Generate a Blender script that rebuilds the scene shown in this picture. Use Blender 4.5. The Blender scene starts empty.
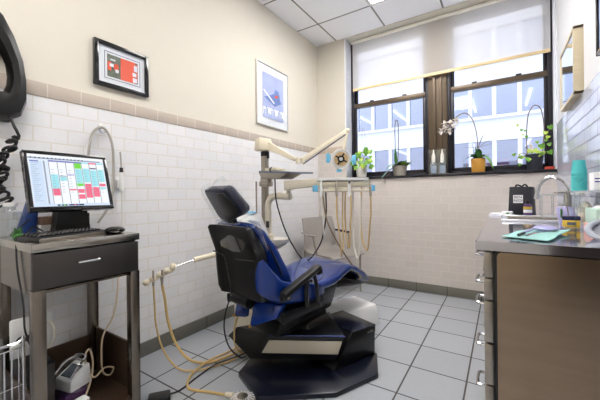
import bpy, bmesh, math, random
from mathutils import Vector, Matrix
random.seed(7)
PI = math.pi
C = bpy.context.scene.collection
V = Vector

# ------------------------------------------------------------------ materials
def lin(c):
    return tuple(((x / 12.92) if x <= .04045 else ((x + .055) / 1.055) ** 2.4) for x in c) + (1,)
def rgb(r, g, b):
    return lin((r / 255, g / 255, b / 255))
MATS = {}
def mat(name, col, rough=.5, metal=0, coat=0, var=0, vscale=8, bump=0, bscale=60, stretch=None, spec=.5, alpha=1, trans=0, emit=None, estr=0, sheen=0):
    m = bpy.data.materials.new(name); m.use_nodes = True
    nt = m.node_tree; b = nt.nodes['Principled BSDF']
    b.inputs['Base Color'].default_value = col
    b.inputs['Roughness'].default_value = rough
    b.inputs['Metallic'].default_value = metal
    b.inputs['Coat Weight'].default_value = coat
    b.inputs['Specular IOR Level'].default_value = spec
    b.inputs['Transmission Weight'].default_value = trans
    b.inputs['Alpha'].default_value = alpha
    b.inputs['Sheen Weight'].default_value = sheen
    if emit:
        b.inputs['Emission Color'].default_value = emit; b.inputs['Emission Strength'].default_value = estr
    tc = nt.nodes.new('ShaderNodeTexCoord'); mp = nt.nodes.new('ShaderNodeMapping')
    nt.links.new(tc.outputs['Object'], mp.inputs[0])
    if stretch: mp.inputs['Scale'].default_value = stretch
    n = nt.nodes.new('ShaderNodeTexNoise'); n.inputs['Scale'].default_value = vscale; n.inputs['Detail'].default_value = 4
    nt.links.new(mp.outputs[0], n.inputs['Vector'])
    v = var if var else .03
    mr = nt.nodes.new('ShaderNodeMapRange'); mr.inputs['To Min'].default_value = 1 - v; mr.inputs['To Max'].default_value = 1 + v
    nt.links.new(n.outputs['Fac'], mr.inputs['Value'])
    mx = nt.nodes.new('ShaderNodeMix'); mx.data_type = 'RGBA'; mx.blend_type = 'MULTIPLY'; mx.inputs['Factor'].default_value = 1
    mx.inputs['A'].default_value = col
    nt.links.new(mr.outputs[0], mx.inputs['B']); nt.links.new(mx.outputs['Result'], b.inputs['Base Color'])
    if bump:
        n2 = nt.nodes.new('ShaderNodeTexNoise'); n2.inputs['Scale'].default_value = bscale; n2.inputs['Detail'].default_value = 3
        nt.links.new(mp.outputs[0], n2.inputs['Vector'])
        bp = nt.nodes.new('ShaderNodeBump'); bp.inputs['Strength'].default_value = bump; bp.inputs['Distance'].default_value = .01
        nt.links.new(n2.outputs['Fac'], bp.inputs['Height']); nt.links.new(bp.outputs[0], b.inputs['Normal'])
    MATS[name] = m
    return m

def tile_mat(name, c1, c2, mortar, bw, bh, msize, axes, off, offset=.5, rough=.2, bump=.35, coat=0, wave=.0, mrough=.8):
    """brick pattern; axes = which object coordinates are across / up; off = shift of the joints"""
    m = bpy.data.materials.new(name); m.use_nodes = True; nt = m.node_tree; N = nt.nodes; L = nt.links
    b = N['Principled BSDF']; tc = N.new('ShaderNodeTexCoord'); sp = N.new('ShaderNodeSeparateXYZ'); cb = N.new('ShaderNodeCombineXYZ')
    L.new(tc.outputs['Object'], sp.inputs[0])
    for i, (a, o) in enumerate(zip(axes, off)):
        ad = N.new('ShaderNodeMath'); ad.operation = 'SUBTRACT'; ad.inputs[1].default_value = o
        L.new(sp.outputs['XYZ'.index(a)], ad.inputs[0]); L.new(ad.outputs[0], cb.inputs[i])
    br = N.new('ShaderNodeTexBrick'); L.new(cb.outputs[0], br.inputs['Vector'])
    br.inputs['Scale'].default_value = 1; br.inputs['Brick Width'].default_value = bw; br.inputs['Row Height'].default_value = bh
    br.inputs['Mortar Size'].default_value = msize; br.inputs['Mortar Smooth'].default_value = .15; br.offset = offset
    br.inputs['Color1'].default_value = c1; br.inputs['Color2'].default_value = c2; br.inputs['Mortar'].default_value = mortar
    nz = N.new('ShaderNodeTexNoise'); nz.inputs['Scale'].default_value = 45; nz.inputs['Detail'].default_value = 5
    L.new(tc.outputs['Object'], nz.inputs['Vector'])
    mr = N.new('ShaderNodeMapRange'); mr.inputs['To Min'].default_value = .96; mr.inputs['To Max'].default_value = 1.04
    L.new(nz.outputs['Fac'], mr.inputs['Value'])
    mx = N.new('ShaderNodeMix'); mx.data_type = 'RGBA'; mx.blend_type = 'MULTIPLY'; mx.inputs['Factor'].default_value = 1
    L.new(br.outputs['Color'], mx.inputs['A']); L.new(mr.outputs[0], mx.inputs['B']); L.new(mx.outputs['Result'], b.inputs['Base Color'])
    rr = N.new('ShaderNodeMapRange'); rr.inputs['To Min'].default_value = rough; rr.inputs['To Max'].default_value = mrough
    L.new(br.outputs['Fac'], rr.inputs['Value']); L.new(rr.outputs[0], b.inputs['Roughness'])
    iv = N.new('ShaderNodeMath'); iv.operation = 'SUBTRACT'; iv.inputs[0].default_value = 1; L.new(br.outputs['Fac'], iv.inputs[1])
    nw = N.new('ShaderNodeTexNoise'); nw.inputs['Scale'].default_value = 9; L.new(tc.outputs['Object'], nw.inputs['Vector'])
    ad = N.new('ShaderNodeMath'); ad.operation = 'MULTIPLY_ADD'; ad.inputs[1].default_value = wave
    L.new(nw.outputs['Fac'], ad.inputs[0]); L.new(iv.outputs[0], ad.inputs[2])
    bp = N.new('ShaderNodeBump'); bp.inputs['Strength'].default_value = bump; bp.inputs['Distance'].default_value = .003
    L.new(ad.outputs[0], bp.inputs['Height']); L.new(bp.outputs[0], b.inputs['Normal'])
    MATS[name] = m
    return m

def glass_mat(name, tint=(1, 1, 1, 1), gloss=.08, rough=0.0, gcol=(1, 1, 1, 1), edge=.6):
    m = bpy.data.materials.new(name); m.use_nodes = True; nt = m.node_tree; N = nt.nodes; L = nt.links
    N.remove(N['Principled BSDF']); out = N['Material Output']
    t = N.new('ShaderNodeBsdfTransparent'); t.inputs[0].default_value = tint
    g = N.new('ShaderNodeBsdfGlossy'); g.inputs['Roughness'].default_value = rough; g.inputs[0].default_value = gcol
    lw = N.new('ShaderNodeLayerWeight'); lw.inputs[0].default_value = .25
    mr = N.new('ShaderNodeMapRange'); mr.inputs['To Min'].default_value = gloss; mr.inputs['To Max'].default_value = min(1, gloss + edge)
    L.new(lw.outputs['Facing'], mr.inputs['Value'])
    mx = N.new('ShaderNodeMixShader'); L.new(mr.outputs[0], mx.inputs[0]); L.new(t.outputs[0], mx.inputs[1]); L.new(g.outputs[0], mx.inputs[2])
    L.new(mx.outputs[0], out.inputs[0]); MATS[name] = m
    return m

def fabric_mat(name, col, transp=.25, transl=.45):
    m = bpy.data.materials.new(name); m.use_nodes = True; nt = m.node_tree; N = nt.nodes; L = nt.links
    N.remove(N['Principled BSDF']); out = N['Material Output']
    d = N.new('ShaderNodeBsdfDiffuse'); d.inputs[0].default_value = col
    tl = N.new('ShaderNodeBsdfTranslucent'); tl.inputs[0].default_value = col
    tp = N.new('ShaderNodeBsdfTransparent'); tp.inputs[0].default_value = col
    a = N.new('ShaderNodeMixShader'); a.inputs[0].default_value = transl / (1 - transp)
    L.new(d.outputs[0], a.inputs[1]); L.new(tl.outputs[0], a.inputs[2])
    b = N.new('ShaderNodeMixShader'); b.inputs[0].default_value = transp
    L.new(a.outputs[0], b.inputs[1]); L.new(tp.outputs[0], b.inputs[2])
    # fine weave
    tc = N.new('ShaderNodeTexCoord'); w = N.new('ShaderNodeTexNoise'); w.inputs['Scale'].default_value = 400
    L.new(tc.outputs['Object'], w.inputs['Vector']); bp = N.new('ShaderNodeBump'); bp.inputs['Strength'].default_value = .1
    L.new(w.outputs['Fac'], bp.inputs['Height']); L.new(bp.outputs[0], d.inputs['Normal'])
    L.new(b.outputs[0], out.inputs[0]); MATS[name] = m
    return m

M_wall = mat('cream_paint', rgb(216, 210, 197), .75, var=.015, bump=.05, bscale=120)
M_wallr = mat('white_paint', rgb(220, 220, 222), .75, var=.015, bump=.05, bscale=120)
M_tileL = tile_mat('white_subway_tile_left', rgb(232, 231, 232), rgb(226, 226, 229), rgb(216, 211, 203), .158, .0815, .0035, 'YZ', (1.4, .0130), wave=.5, rough=.14)
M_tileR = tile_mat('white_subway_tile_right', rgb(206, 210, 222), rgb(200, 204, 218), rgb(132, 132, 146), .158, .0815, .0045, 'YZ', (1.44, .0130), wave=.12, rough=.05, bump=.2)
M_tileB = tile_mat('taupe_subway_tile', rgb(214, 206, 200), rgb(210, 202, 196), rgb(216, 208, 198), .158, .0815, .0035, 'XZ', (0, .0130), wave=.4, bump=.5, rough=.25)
M_trim = tile_mat('beige_border_tile', rgb(190, 178, 166), rgb(185, 173, 161), rgb(204, 195, 184), .162, .3, .003, 'YZ', (.675, 1.5), offset=0, wave=.2, rough=.2)
M_trimB = tile_mat('beige_border_tile_back', rgb(198, 182, 165), rgb(192, 176, 160), rgb(208, 196, 182), .162, .3, .003, 'XZ', (0, 1.5), offset=0, wave=.2, rough=.2)
M_floor = tile_mat('grey_floor_tile', rgb(170, 174, 180), rgb(164, 168, 175), rgb(78, 76, 72), .317, .318, .005, 'XY', (-.812, 2.996 - .318 * 20), offset=0, wave=.12, rough=.33, bump=.5)
M_base = tile_mat('grey_base_tile', rgb(112, 110, 102), rgb(106, 104, 97), rgb(70, 68, 64), .317, .5, .004, 'YZ', (1.423, -.2), offset=0, rough=.4)
M_baseX = tile_mat('grey_base_tile_x', rgb(116, 114, 104), rgb(110, 108, 99), rgb(72, 70, 64), .317, .5, .004, 'XZ', (-.812, -.2), offset=0, rough=.4)
M_ceil = tile_mat('ceiling_tile', rgb(250, 251, 255), rgb(248, 249, 254), rgb(140, 138, 134), .639, .642, .010, 'XY', (-1.152 + .003, 2.546 - .642 * 20), offset=0, rough=.9, bump=.6)
M_steel = mat('brushed_steel', rgb(176, 168, 158), .28, 1, var=.10, vscale=5, bump=.03, bscale=30, stretch=(1, 1, 14))
M_steelp = mat('brushed_steel_panel', rgb(168, 146, 124), .22, 1, var=.16, vscale=3, bump=.006, bscale=30, stretch=(1, 1, 12))
M_steeltop = mat('worktop_steel', rgb(206, 206, 216), .11, 1, var=.06, vscale=6, bump=.008, bscale=60)
M_cart = mat('cart_steel', rgb(140, 131, 120), .25, 1, var=.12, vscale=4, bump=.03, stretch=(1, 1, 10))
M_cartd = mat('cart_dark_steel', rgb(86, 82, 80), .42, .9, var=.08)
M_tray = mat('brown_stained_metal', rgb(92, 74, 62), .35, .7, var=.3, vscale=6)
M_chrome = mat('chrome', rgb(215, 215, 218), .08, 1)
M_alu = mat('satin_aluminium', rgb(168, 160, 148), .3, 1)
M_black = mat('black_plastic', rgb(9, 9, 10), .38, bump=.05, bscale=300)
M_blackgl = mat('gloss_black', rgb(10, 10, 13), .15, coat=.3)
M_blackmetal = mat('black_powder_coat', rgb(9, 10, 13), .3, .1, bump=.04, bscale=300)
M_plate = mat('dark_blue_black_plate', rgb(12, 16, 32), .25, .1, bump=.03, bscale=200)
M_rubber = mat('black_rubber', rgb(14, 14, 15), .6)
M_blue = mat('blue_vinyl', rgb(12, 48, 124), .18, coat=.35, var=.06, vscale=6, bump=.05, bscale=14)
M_navy = mat('navy_vinyl', rgb(7, 16, 44), .35, coat=.05, bump=.06, bscale=14)
M_cream = mat('cream_plastic', rgb(224, 214, 190), .35)
M_ivory = mat('ivory_enamel', rgb(214, 206, 186), .3)
M_white = mat('white_plastic', rgb(236, 236, 234), .3)
M_whitebox = mat('white_metal_box', rgb(240, 240, 240), .3)
M_panel = mat('cream_fabric_panel', rgb(196, 188, 170), .6, bump=.1, bscale=300)
M_hose = mat('tan_rubber_hose', rgb(206, 176, 116), .4)
M_hoseg = mat('grey_hose', rgb(170, 166, 158), .35)
M_hosew = mat('white_hose', rgb(225, 222, 212), .4)
M_cable = mat('black_cable', rgb(22, 22, 24), .5)
M_cablew = mat('cream_cable', rgb(214, 196, 166), .5)
M_bluefilm = mat('blue_barrier_film', rgb(120, 200, 236), .35)
M_winbrown = mat('bronze_window_metal', rgb(92, 78, 62), .4, .4)
M_windark = mat('dark_window_metal', rgb(34, 32, 40), .4, .3)
M_jamb = mat('jamb_white_paint', rgb(244, 246, 252), .6)
M_sill = mat('black_sill_stone', rgb(24, 22, 26), .25)
M_glass = glass_mat('window_glass', (.97, .98, 1, 1), .006, edge=.2)
M_clear = glass_mat('clear_acrylic', (.9, .93, .95, 1), .10)
M_film = glass_mat('clear_plastic_film', (.97, .98, .99, 1), .015, .04)
M_blind = fabric_mat('roller_fabric', rgb(255, 252, 248), .50, .33)
M_rail = mat('cream_blind_rail', rgb(232, 206, 156), .5)
M_lamp = mat('lamp_diffuser', rgb(255, 255, 255), .5, emit=(1, .965, .93, 1), estr=21)
M_lampw = mat('lamp_frame', rgb(220, 220, 220), .4)
M_leaf = mat('leaf_green', rgb(104, 160, 48), .4, var=.35, vscale=20, trans=.0, sheen=.1)
M_leafd = mat('leaf_dark_green', rgb(50, 104, 46), .35, var=.3, vscale=20)
M_leafy = mat('leaf_yellow_green', rgb(180, 204, 78), .4, var=.2, vscale=20)
M_stem = mat('brown_stem', rgb(120, 92, 70), .6)
M_petal = mat('white_petal', rgb(238, 232, 228), .5)
M_potw = mat('white_ceramic', rgb(232, 228, 218), .3)
M_potg = mat('grey_stone_pot', rgb(168, 160, 148), .6, var=.35, vscale=30, bump=.4, bscale=60)
M_potgold = mat('gold_foil_pot', rgb(204, 150, 62), .35, .2, var=.15)
M_potd = mat('charcoal_pot', rgb(40, 44, 54), .5)
M_soil = mat('soil', rgb(60, 44, 32), .9, bump=.5)
M_red = mat('red_plastic', rgb(205, 78, 60), .4)
M_teal = mat('teal_paper_cup', rgb(74, 190, 190), .5)
M_mint = mat('mint_drape', rgb(160, 210, 204), .7, bump=.1)
M_purple = mat('lilac_plastic', rgb(172, 168, 212), .3)
M_purpled = mat('purple_label', rgb(84, 50, 104), .35)
M_yellow = mat('yellow_box', rgb(222, 190, 70), .4)
M_navyp = mat('navy_plastic', rgb(30, 36, 80), .35)
M_glove = mat('pale_green_carton', rgb(190, 214, 200), .55)
M_pink = mat('pink_paper', rgb(232, 176, 170), .6)
M_paper = mat('white_paper', rgb(238, 238, 240), .6)
M_bag = mat('black_paper_bag', rgb(28, 28, 38), .55)
M_ring = mat('grey_rubber_ring', rgb(176, 180, 190), .4)
M_chairm = mat('silver_chair_shell', rgb(172, 166, 160), .3, .5, var=.03)
M_wood = mat('pale_wood', rgb(216, 202, 172), .5, var=.12, vscale=8, stretch=(1, 1, 12))
M_mat = mat('picture_mat', rgb(240, 240, 238), .6)
M_redpic = mat('red_print', rgb(240, 92, 52), .45, var=.08)
M_greypic = mat('grey_green_print', rgb(96, 104, 84), .45, var=.6, vscale=40)
M_bluepic = mat('pale_blue_print', rgb(176, 186, 222), .45, var=.22, vscale=10)
M_bluepic2 = mat('blue_print', rgb(104, 130, 190), .45, var=.3, vscale=20)
M_silver = mat('silver_frame', rgb(214, 210, 204), .4, .5)
M_disp = mat('grey_display', rgb(90, 100, 112), .2)
M_green = mat('green_cloth', rgb(52, 110, 40), .6, var=.3)
M_binder = mat('blue_binder', rgb(28, 62, 130), .4, var=.2)
M_boxbr = mat('patterned_box', rgb(150, 120, 100), .5, var=.5, vscale=60)
M_scr = {}
for k, c in dict(bg=(226, 236, 250), side=(206, 224, 246), head=(120, 120, 190), navy=(60, 60, 120), green=(120, 220, 70), pink=(240, 110, 140), cyan=(160, 226, 236), white=(244, 247, 252), grey=(150, 160, 180), dark=(30, 36, 60), lilac=(190, 190, 226)).items():
    M_scr[k] = mat('screen_' + k, (0, 0, 0, 1), .25, emit=rgb(*c), estr=.95)
M_fac = mat('white_facade', rgb(206, 210, 220), .7, var=.03)
M_facwin = glass_mat('office_glass', (.76, .79, .9, 1), .24, .0, (.85, .88, 1, 1))
M_facroom = mat('office_interior', rgb(190, 194, 214), .8)
M_tube = mat('office_tube_light', rgb(255, 255, 255), .5, emit=(1, 1, 1, 1), estr=2.2)
M_pinkfac = mat('pink_brick', rgb(196, 130, 140), .7)

# ------------------------------------------------------------------ mesh builder
class MB:
    def __init__(s):
        s.v = []; s.f = []; s.mi = []; s.m = 0; s.T = None
    def add(s, vs, fs):
        o = len(s.v)
        s.v += [(s.T @ V(p)) if s.T else V(p) for p in vs]
        for f in fs: s.f.append([i + o for i in f]); s.mi.append(s.m)
        return s
    def frombm(s, bm, mx=None):
        bm.verts.ensure_lookup_table(); bm.verts.index_update()
        vs = [(mx @ v.co) if mx else v.co.copy() for v in bm.verts]
        s.add(vs, [[v.index for v in f.verts] for f in bm.faces]); bm.free(); return s
    def box(s, c, d, bev=0, rz=0, rx=0, ry=0, seg=2):
        bm = bmesh.new(); bmesh.ops.create_cube(bm, size=1)
        for v in bm.verts: v.co = V((v.co.x * d[0], v.co.y * d[1], v.co.z * d[2]))
        if bev: bmesh.ops.bevel(bm, geom=bm.edges[:], offset=min(bev, min(d) * .49), segments=seg, affect='EDGES', profile=.5)
        return s.frombm(bm, Matrix.Translation(c) @ Matrix.Rotation(rz, 4, 'Z') @ Matrix.Rotation(ry, 4, 'Y') @ Matrix.Rotation(rx, 4, 'X'))
    def b2(s, a, b, bev=0):   # box by two corners
        a, b = V(a), V(b); return s.box((a + b) / 2, tuple(abs(x) for x in (b - a)), bev)
    def hexa(s, p, bev=0):    # eight corners: bottom loop of four, top loop of four
        bm = bmesh.new(); vs = [bm.verts.new(q) for q in p]
        for f in ((3, 2, 1, 0), (4, 5, 6, 7), (0, 1, 5, 4), (1, 2, 6, 5), (2, 3, 7, 6), (3, 0, 4, 7)): bm.faces.new([vs[i] for i in f])
        bmesh.ops.recalc_face_normals(bm, faces=bm.faces[:])
        if bev: bmesh.ops.bevel(bm, geom=bm.edges[:], offset=bev, segments=2, affect='EDGES', profile=.5)
        return s.frombm(bm)
    def prism(s, pts, z0, z1, bev=0):
        bm = bmesh.new(); vs = [bm.verts.new((x, y, z0)) for x, y in pts]; f = bm.faces.new(vs)
        r = bmesh.ops.extrude_face_region(bm, geom=[f]); bmesh.ops.translate(bm, vec=(0, 0, z1 - z0), verts=[q for q in r['geom'] if isinstance(q, bmesh.types.BMVert)])
        bmesh.ops.recalc_face_normals(bm, faces=bm.faces[:])
        if bev: bmesh.ops.bevel(bm, geom=bm.edges[:], offset=bev, segments=2, affect='EDGES', profile=.5)
        return s.frombm(bm)
    def rings(s, rs, cap=True, closed=False):
        n = len(rs[0]); vs = [p for r in rs for p in r]; fs = []
        k = len(rs)
        for i in range(k if closed else k - 1):
            j = (i + 1) % k
            for a in range(n):
                b = (a + 1) % n; fs.append([i * n + a, i * n + b, j * n + b, j * n + a])
        if cap and not closed: fs.append([a for a in range(n)][::-1]); fs.append([(k - 1) * n + a for a in range(n)])
        return s.add(vs, fs)
    def tube(s, pts, r, seg=8, smooth=6, closed=False, rs=None):
        pts = [V(p) for p in pts]
        if smooth and len(pts) > 2:
            out = []; n = len(pts)
            for i in range(n if closed else n - 1):
                p1, p2 = pts[i], pts[(i + 1) % n]
                p0 = pts[i - 1] if (i or closed) else p1 * 2 - p2
                p3 = pts[(i + 2) % n] if (closed or i + 2 < n) else p2 * 2 - p1
                for k in range(smooth):
                    t = k / smooth
                    out.append(.5 * ((2 * p1) + (p2 - p0) * t + (2 * p0 - 5 * p1 + 4 * p2 - p3) * t * t + (3 * p1 - p0 - 3 * p2 + p3) * t ** 3))
            if not closed: out.append(pts[-1])
            pts = out
        n = len(pts); rr = []; up = None
        for i, p in enumerate(pts):
            a = pts[i - 1] if (i or closed) else p; b = pts[(i + 1) % n] if (i < n - 1 or closed) else p
            d = (b - a); d = d.normalized() if d.length > 1e-9 else V((0, 0, 1))
            if up is None: up = d.orthogonal().normalized()
            up = (up - d * up.dot(d)); up = up.normalized() if up.length > 1e-6 else d.orthogonal().normalized()
            w = d.cross(up); q = rs(i / (n - 1)) if rs else r
            rr.append([p + (up * math.cos(2 * PI * k / seg) + w * math.sin(2 * PI * k / seg)) * q for k in range(seg)])
        return s.rings(rr, closed=closed)
    def cyl(s, a, b, r, r2=None, seg=20, bev=0):
        a, b = V(a), V(b); r2 = r if r2 is None else r2; d = (b - a).normalized(); u = d.orthogonal().normalized(); w = d.cross(u)
        ring = lambda p, q: [p + (u * math.cos(2 * PI * k / seg) + w * math.sin(2 * PI * k / seg)) * q for k in range(seg)]
        if bev: return s.rings([ring(a, r - bev), ring(a + d * bev, r), ring(b - d * bev, r2), ring(b, r2 - bev)])
        return s.rings([ring(a, r), ring(b, r2)])
    def lathe(s, prof, o=(0, 0, 0), seg=28, ax=None, sc=(1, 1)):
        o = V(o); ax = (V(ax) if ax else V((0, 0, 1))).normalized()
        u = ax.orthogonal().normalized() if abs(ax.z) < .999 else V((1, 0, 0)); w = ax.cross(u)
        return s.rings([[o + ax * z + (u * math.cos(2 * PI * k / seg) * sc[0] + w * math.sin(2 * PI * k / seg) * sc[1]) * max(r, 1e-4) for k in range(seg)] for r, z in prof])
    def sph(s, c, r, sc=(1, 1, 1), seg=14):
        bm = bmesh.new(); bmesh.ops.create_uvsphere(bm, u_segments=seg, v_segments=max(6, seg // 2), radius=r)
        return s.frombm(bm, Matrix.Translation(c) @ Matrix.Diagonal((*sc, 1)))
    def quad(s, a, b, c, d): return s.add([a, b, c, d], [[0, 1, 2, 3]])
    def build(s, name, ms, parent=None, ang=35, smooth=True):
        me = bpy.data.meshes.new(name)
        ms = ms if isinstance(ms, (list, tuple)) else [ms]
        if parent: o0 = WL[parent.name]
        else:
            x = [p.x for p in s.v]; y = [p.y for p in s.v]; z = [p.z for p in s.v]
            o0 = V(((min(x) + max(x)) / 2, (min(y) + max(y)) / 2, min(z))) if not s_struct[0] else V((0, 0, 0))
        me.from_pydata([p - o0 for p in s.v], [], s.f)
        for m in ms: me.materials.append(m)
        me.polygons.foreach_set('material_index', s.mi)
        if smooth:
            me.polygons.foreach_set('use_smooth', [True] * len(me.polygons)); me.set_sharp_from_angle(angle=math.radians(ang))
        bm = bmesh.new(); bm.from_mesh(me); bmesh.ops.recalc_face_normals(bm, faces=bm.faces[:]); bm.to_mesh(me); bm.free()
        me.update()
        o = bpy.data.objects.new(name, me); C.objects.link(o)
        if parent: o.parent = parent
        else: o.location = o0
        WL[o.name] = o0
        return o
WL = {}; s_struct = [False]
def tag(o, label=None, cat=None, group=None, kind=None):
    if label: o['label'] = label
    if cat: o['category'] = cat
    if group: o['group'] = group
    if kind: o['kind'] = kind
    return o
def thing(name, loc, label, cat, group=None):
    o = bpy.data.objects.new(name, None); C.objects.link(o); o.location = loc; o.empty_display_size = .05
    WL[o.name] = V(loc); return tag(o, label, cat, group)
def struct(name, mb, m, **k):
    s_struct[0] = True; o = mb.build(name, m, **k); s_struct[0] = False
    o['kind'] = 'structure'; return o
def frame(o, th):    # local frame: y axis points along th (degrees, from world x), x to its right
    a = math.radians(th); c, s_ = math.cos(a), math.sin(a)
    return Matrix(((s_, c, 0, o[0]), (-c, s_, 0, o[1]), (0, 0, 1, o[2] if len(o) > 2 else 0), (0, 0, 0, 1)))
def copy_tree(o, parent=None):
    c = o.copy(); C.objects.link(c)
    if parent: c.parent = parent
    for ch in [x for x in bpy.data.objects if x.parent == o]: copy_tree(ch, c)
    return c
def text_part(name, s, size, mx, m, parent=None, ext=.0006, align='CENTER'):
    cu = bpy.data.curves.new('t', 'FONT'); cu.body = s; cu.size = size; cu.align_x = align; cu.align_y = 'CENTER'; cu.extrude = ext
    t = bpy.data.objects.new('t', cu); C.objects.link(t); bpy.context.view_layer.update()
    me = bpy.data.meshes.new_from_object(t.evaluated_get(bpy.context.evaluated_depsgraph_get()))
    bpy.data.objects.remove(t)
    b = MB(); b.T = mx; b.add([v.co.copy() for v in me.vertices], [list(p.vertices) for p in me.polygons])
    return b.build(name, m, parent, smooth=False)
def basis(o, x, y):      # matrix from origin and two axes
    x = V(x).normalized(); y = V(y).normalized(); z = x.cross(y)
    return Matrix(((x.x, y.x, z.x, o[0]), (x.y, y.y, z.y, o[1]), (x.z, y.z, z.z, o[2]), (0, 0, 0, 1)))

# ------------------------------------------------------------------ room shell
XL, YB, XR, ZC = -2.074, 3.656, .43, 3.103
YN = -1.3; XN = 1.35; YJ = 1.3
struct('floor', MB().b2((XL - .15, YN - .15, -.05), (XN + .15, YB + .3, 0)), M_floor)
struct('ceiling', MB().b2((XL - .15, YN - .15, ZC), (XN + .15, YB + .3, ZC + .06)), M_ceil)
struct('wall_left', MB().b2((XL - .12, YN - .12, 0), (XL - .008, YB + .3, ZC)), M_wall)
w = MB(); w.b2((XL - .008, YB + .008, 0), (-1.66, YB + .3, ZC)); w.b2((-1.66, YB + .008, 0), (XR + .1, YB + .3, 1.285)); w.b2((-1.66, YB + .008, 3.092), (XR + .1, YB + .3, ZC))
struct('wall_back', w, M_wall)
w = MB(); w.b2((XR + .008, YJ, 0), (XR + .12, YB + .3, ZC)); w.b2((XR + .12, YJ, 0), (XN, YJ + .1, ZC))
struct('wall_right', w, M_wallr)
struct('wall_side', MB().b2((XN, YN - .1, 0), (XN + .12, YJ + .1, ZC)), M_wallr)
struct('wall_front', MB().b2((XL, YN - .12, 0), (XN, YN, ZC)), M_wall)
o = struct('added_door_1', MB().b2((.42, YN, 0), (1.28, YN + .03, 2.1), .003), mat('added_dark_door', rgb(52, 40, 32), .4, var=.15))  # unseen door, added as something dark for the steel end panel to reflect
MB().b2((.48, YN + .03, 1.0), (.51, YN + .06, 1.12), .004).build('added_door_handle', M_chrome, o)
# tiled wainscots and border tiles
ZT = 1.643; ZT2 = 1.719
struct('trim_1', MB().b2((XL - .008, YN, .098), (XL, YB, ZT)), M_tileL)
struct('trim_2', MB().b2((XL - .008, YN, ZT), (XL + .004, YB, ZT2), .002), M_trim)
w = MB(); w.b2((XL, YB, .098), (XR, YB + .008, 1.285)); w.b2((XL, YB, 1.285), (-1.66, YB + .008, ZT))
struct('trim_3', w, M_tileB)
struct('trim_4', MB().b2((XL + .004, YB - .004, ZT), (-1.66, YB + .008, ZT2), .002), M_trimB)
struct('trim_5', MB().b2((XR, YJ, .098), (XR + .008, YB + .2, ZT2)), M_tileR)
struct('baseboard_left', MB().b2((XL - .008, YN, 0), (XL + .010, YB, .098), .003), M_base)
struct('baseboard_back', MB().b2((XL + .010, YB - .010, 0), (XR, YB + .008, .098), .003), M_baseX)
struct('trim_6', MB().b2((-1.672, YB + .006, 1.31), (-1.66, YB + .3, 3.092)), M_jamb)      # painted jamb
struct('trim_7', MB().b2((-1.665, YB - .022, 1.285), (XR, YB + .3, 1.312), .004), M_sill)  # dark stone sill
struct('trim_8', MB().b2((XR - .002, YB - .0, 1.312), (XR + .008, YB + .3, 3.092)), M_jamb)

# windows: two double-hung units with a wide mullion between
YF = 3.86
def window(n, x0, x1, sx):
    f = MB()
    f.m = 0
    f.b2((x0, YF - .02, 1.312), (x0 + .035, YF + .08, 3.092), .004)
    f.b2((x1 - .035, YF - .02, 1.312), (x1, YF + .08, 3.092), .004)
    f.b2((x0, YF - .02, 3.02), (x1, YF + .08, 3.092), .004)
    f.b2((x0, YF - .02, 1.312), (x1, YF + .08, 1.345), .004)
    o = struct('window_%d' % n, f, M_windark)
    a, b = x0 + .035, x1 - .035
    l = MB()   # lower sash, towards the room
    l.b2((a, YF - .005, 1.345), (a + .03, YF + .03, 2.27), .003); l.b2((b - .03, YF - .005, 1.345), (b, YF + .03, 2.27), .003)
    l.b2((a, YF - .005, 1.345), (b, YF + .03, 1.385), .003); l.b2((a, YF - .012, 2.235), (b, YF + .03, 2.288), .003)
    lo = l.build('lower_sash', M_windark, o); MB().b2((a, YF - .014, 2.234), (b, YF - .004, 2.289), .003).build('meeting_rail', M_winbrown, lo)
    MB().b2((a + .03, YF + .012, 1.385), (b - .03, YF + .016, 2.235)).build('pane', M_glass, lo)
    u = MB()
    u.b2((a, YF + .035, 2.24), (a + .03, YF + .07, 3.02), .003); u.b2((b - .03, YF + .035, 2.24), (b, YF + .07, 3.02), .003)
    u.b2((a, YF + .035, 2.98), (b, YF + .07, 3.02), .003); u.b2((a, YF + .035, 2.24), (b, YF + .07, 2.28), .003)
    uo = u.build('upper_sash', M_windark, o)
    MB().b2((a + .03, YF + .05, 2.28), (b - .03, YF + .054, 2.98)).build('pane', M_glass, uo)
    for fx in (.27, .73):
        x = a + (b - a) * fx
        MB().box((x, YF + .0, 2.297), (.05, .03, .02), .006).build('sash_lock', M_windark, o)
window(1, -1.66, -.70, 0)
window(2, -.50, .425, 0)
w = MB(); w.b2((-.70, YF - .03, 1.312), (-.50, YF + .08, 3.092), .004); w.b2((-.655, YF - .055, 1.312), (-.615, YF - .03, 3.092), .004); w.b2((-.585, YF - .045, 1.312), (-.55, YF - .03, 3.092), .004)
struct('trim_9', w, M_winbrown)

# roller blind across both windows
bl = thing('roller_blind', (-.6, 3.78, 2.44), 'wide translucent cream roller blind drawn partly down over both windows', 'blind')
w = MB(); w.b2((-1.61, 3.779, 2.46), (.405, 3.781, 3.07)); w.build('fabric', M_blind, bl)
w = MB(); w.cyl((-1.62, 3.78, 3.07), (.41, 3.78, 3.07), .022); w.build('roller', M_potw, bl)
w = MB(); w.box((-.6025, 3.78, 2.452), (2.015, .014, .034), .005); w.build('bottom_rail', M_rail, bl)

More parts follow.
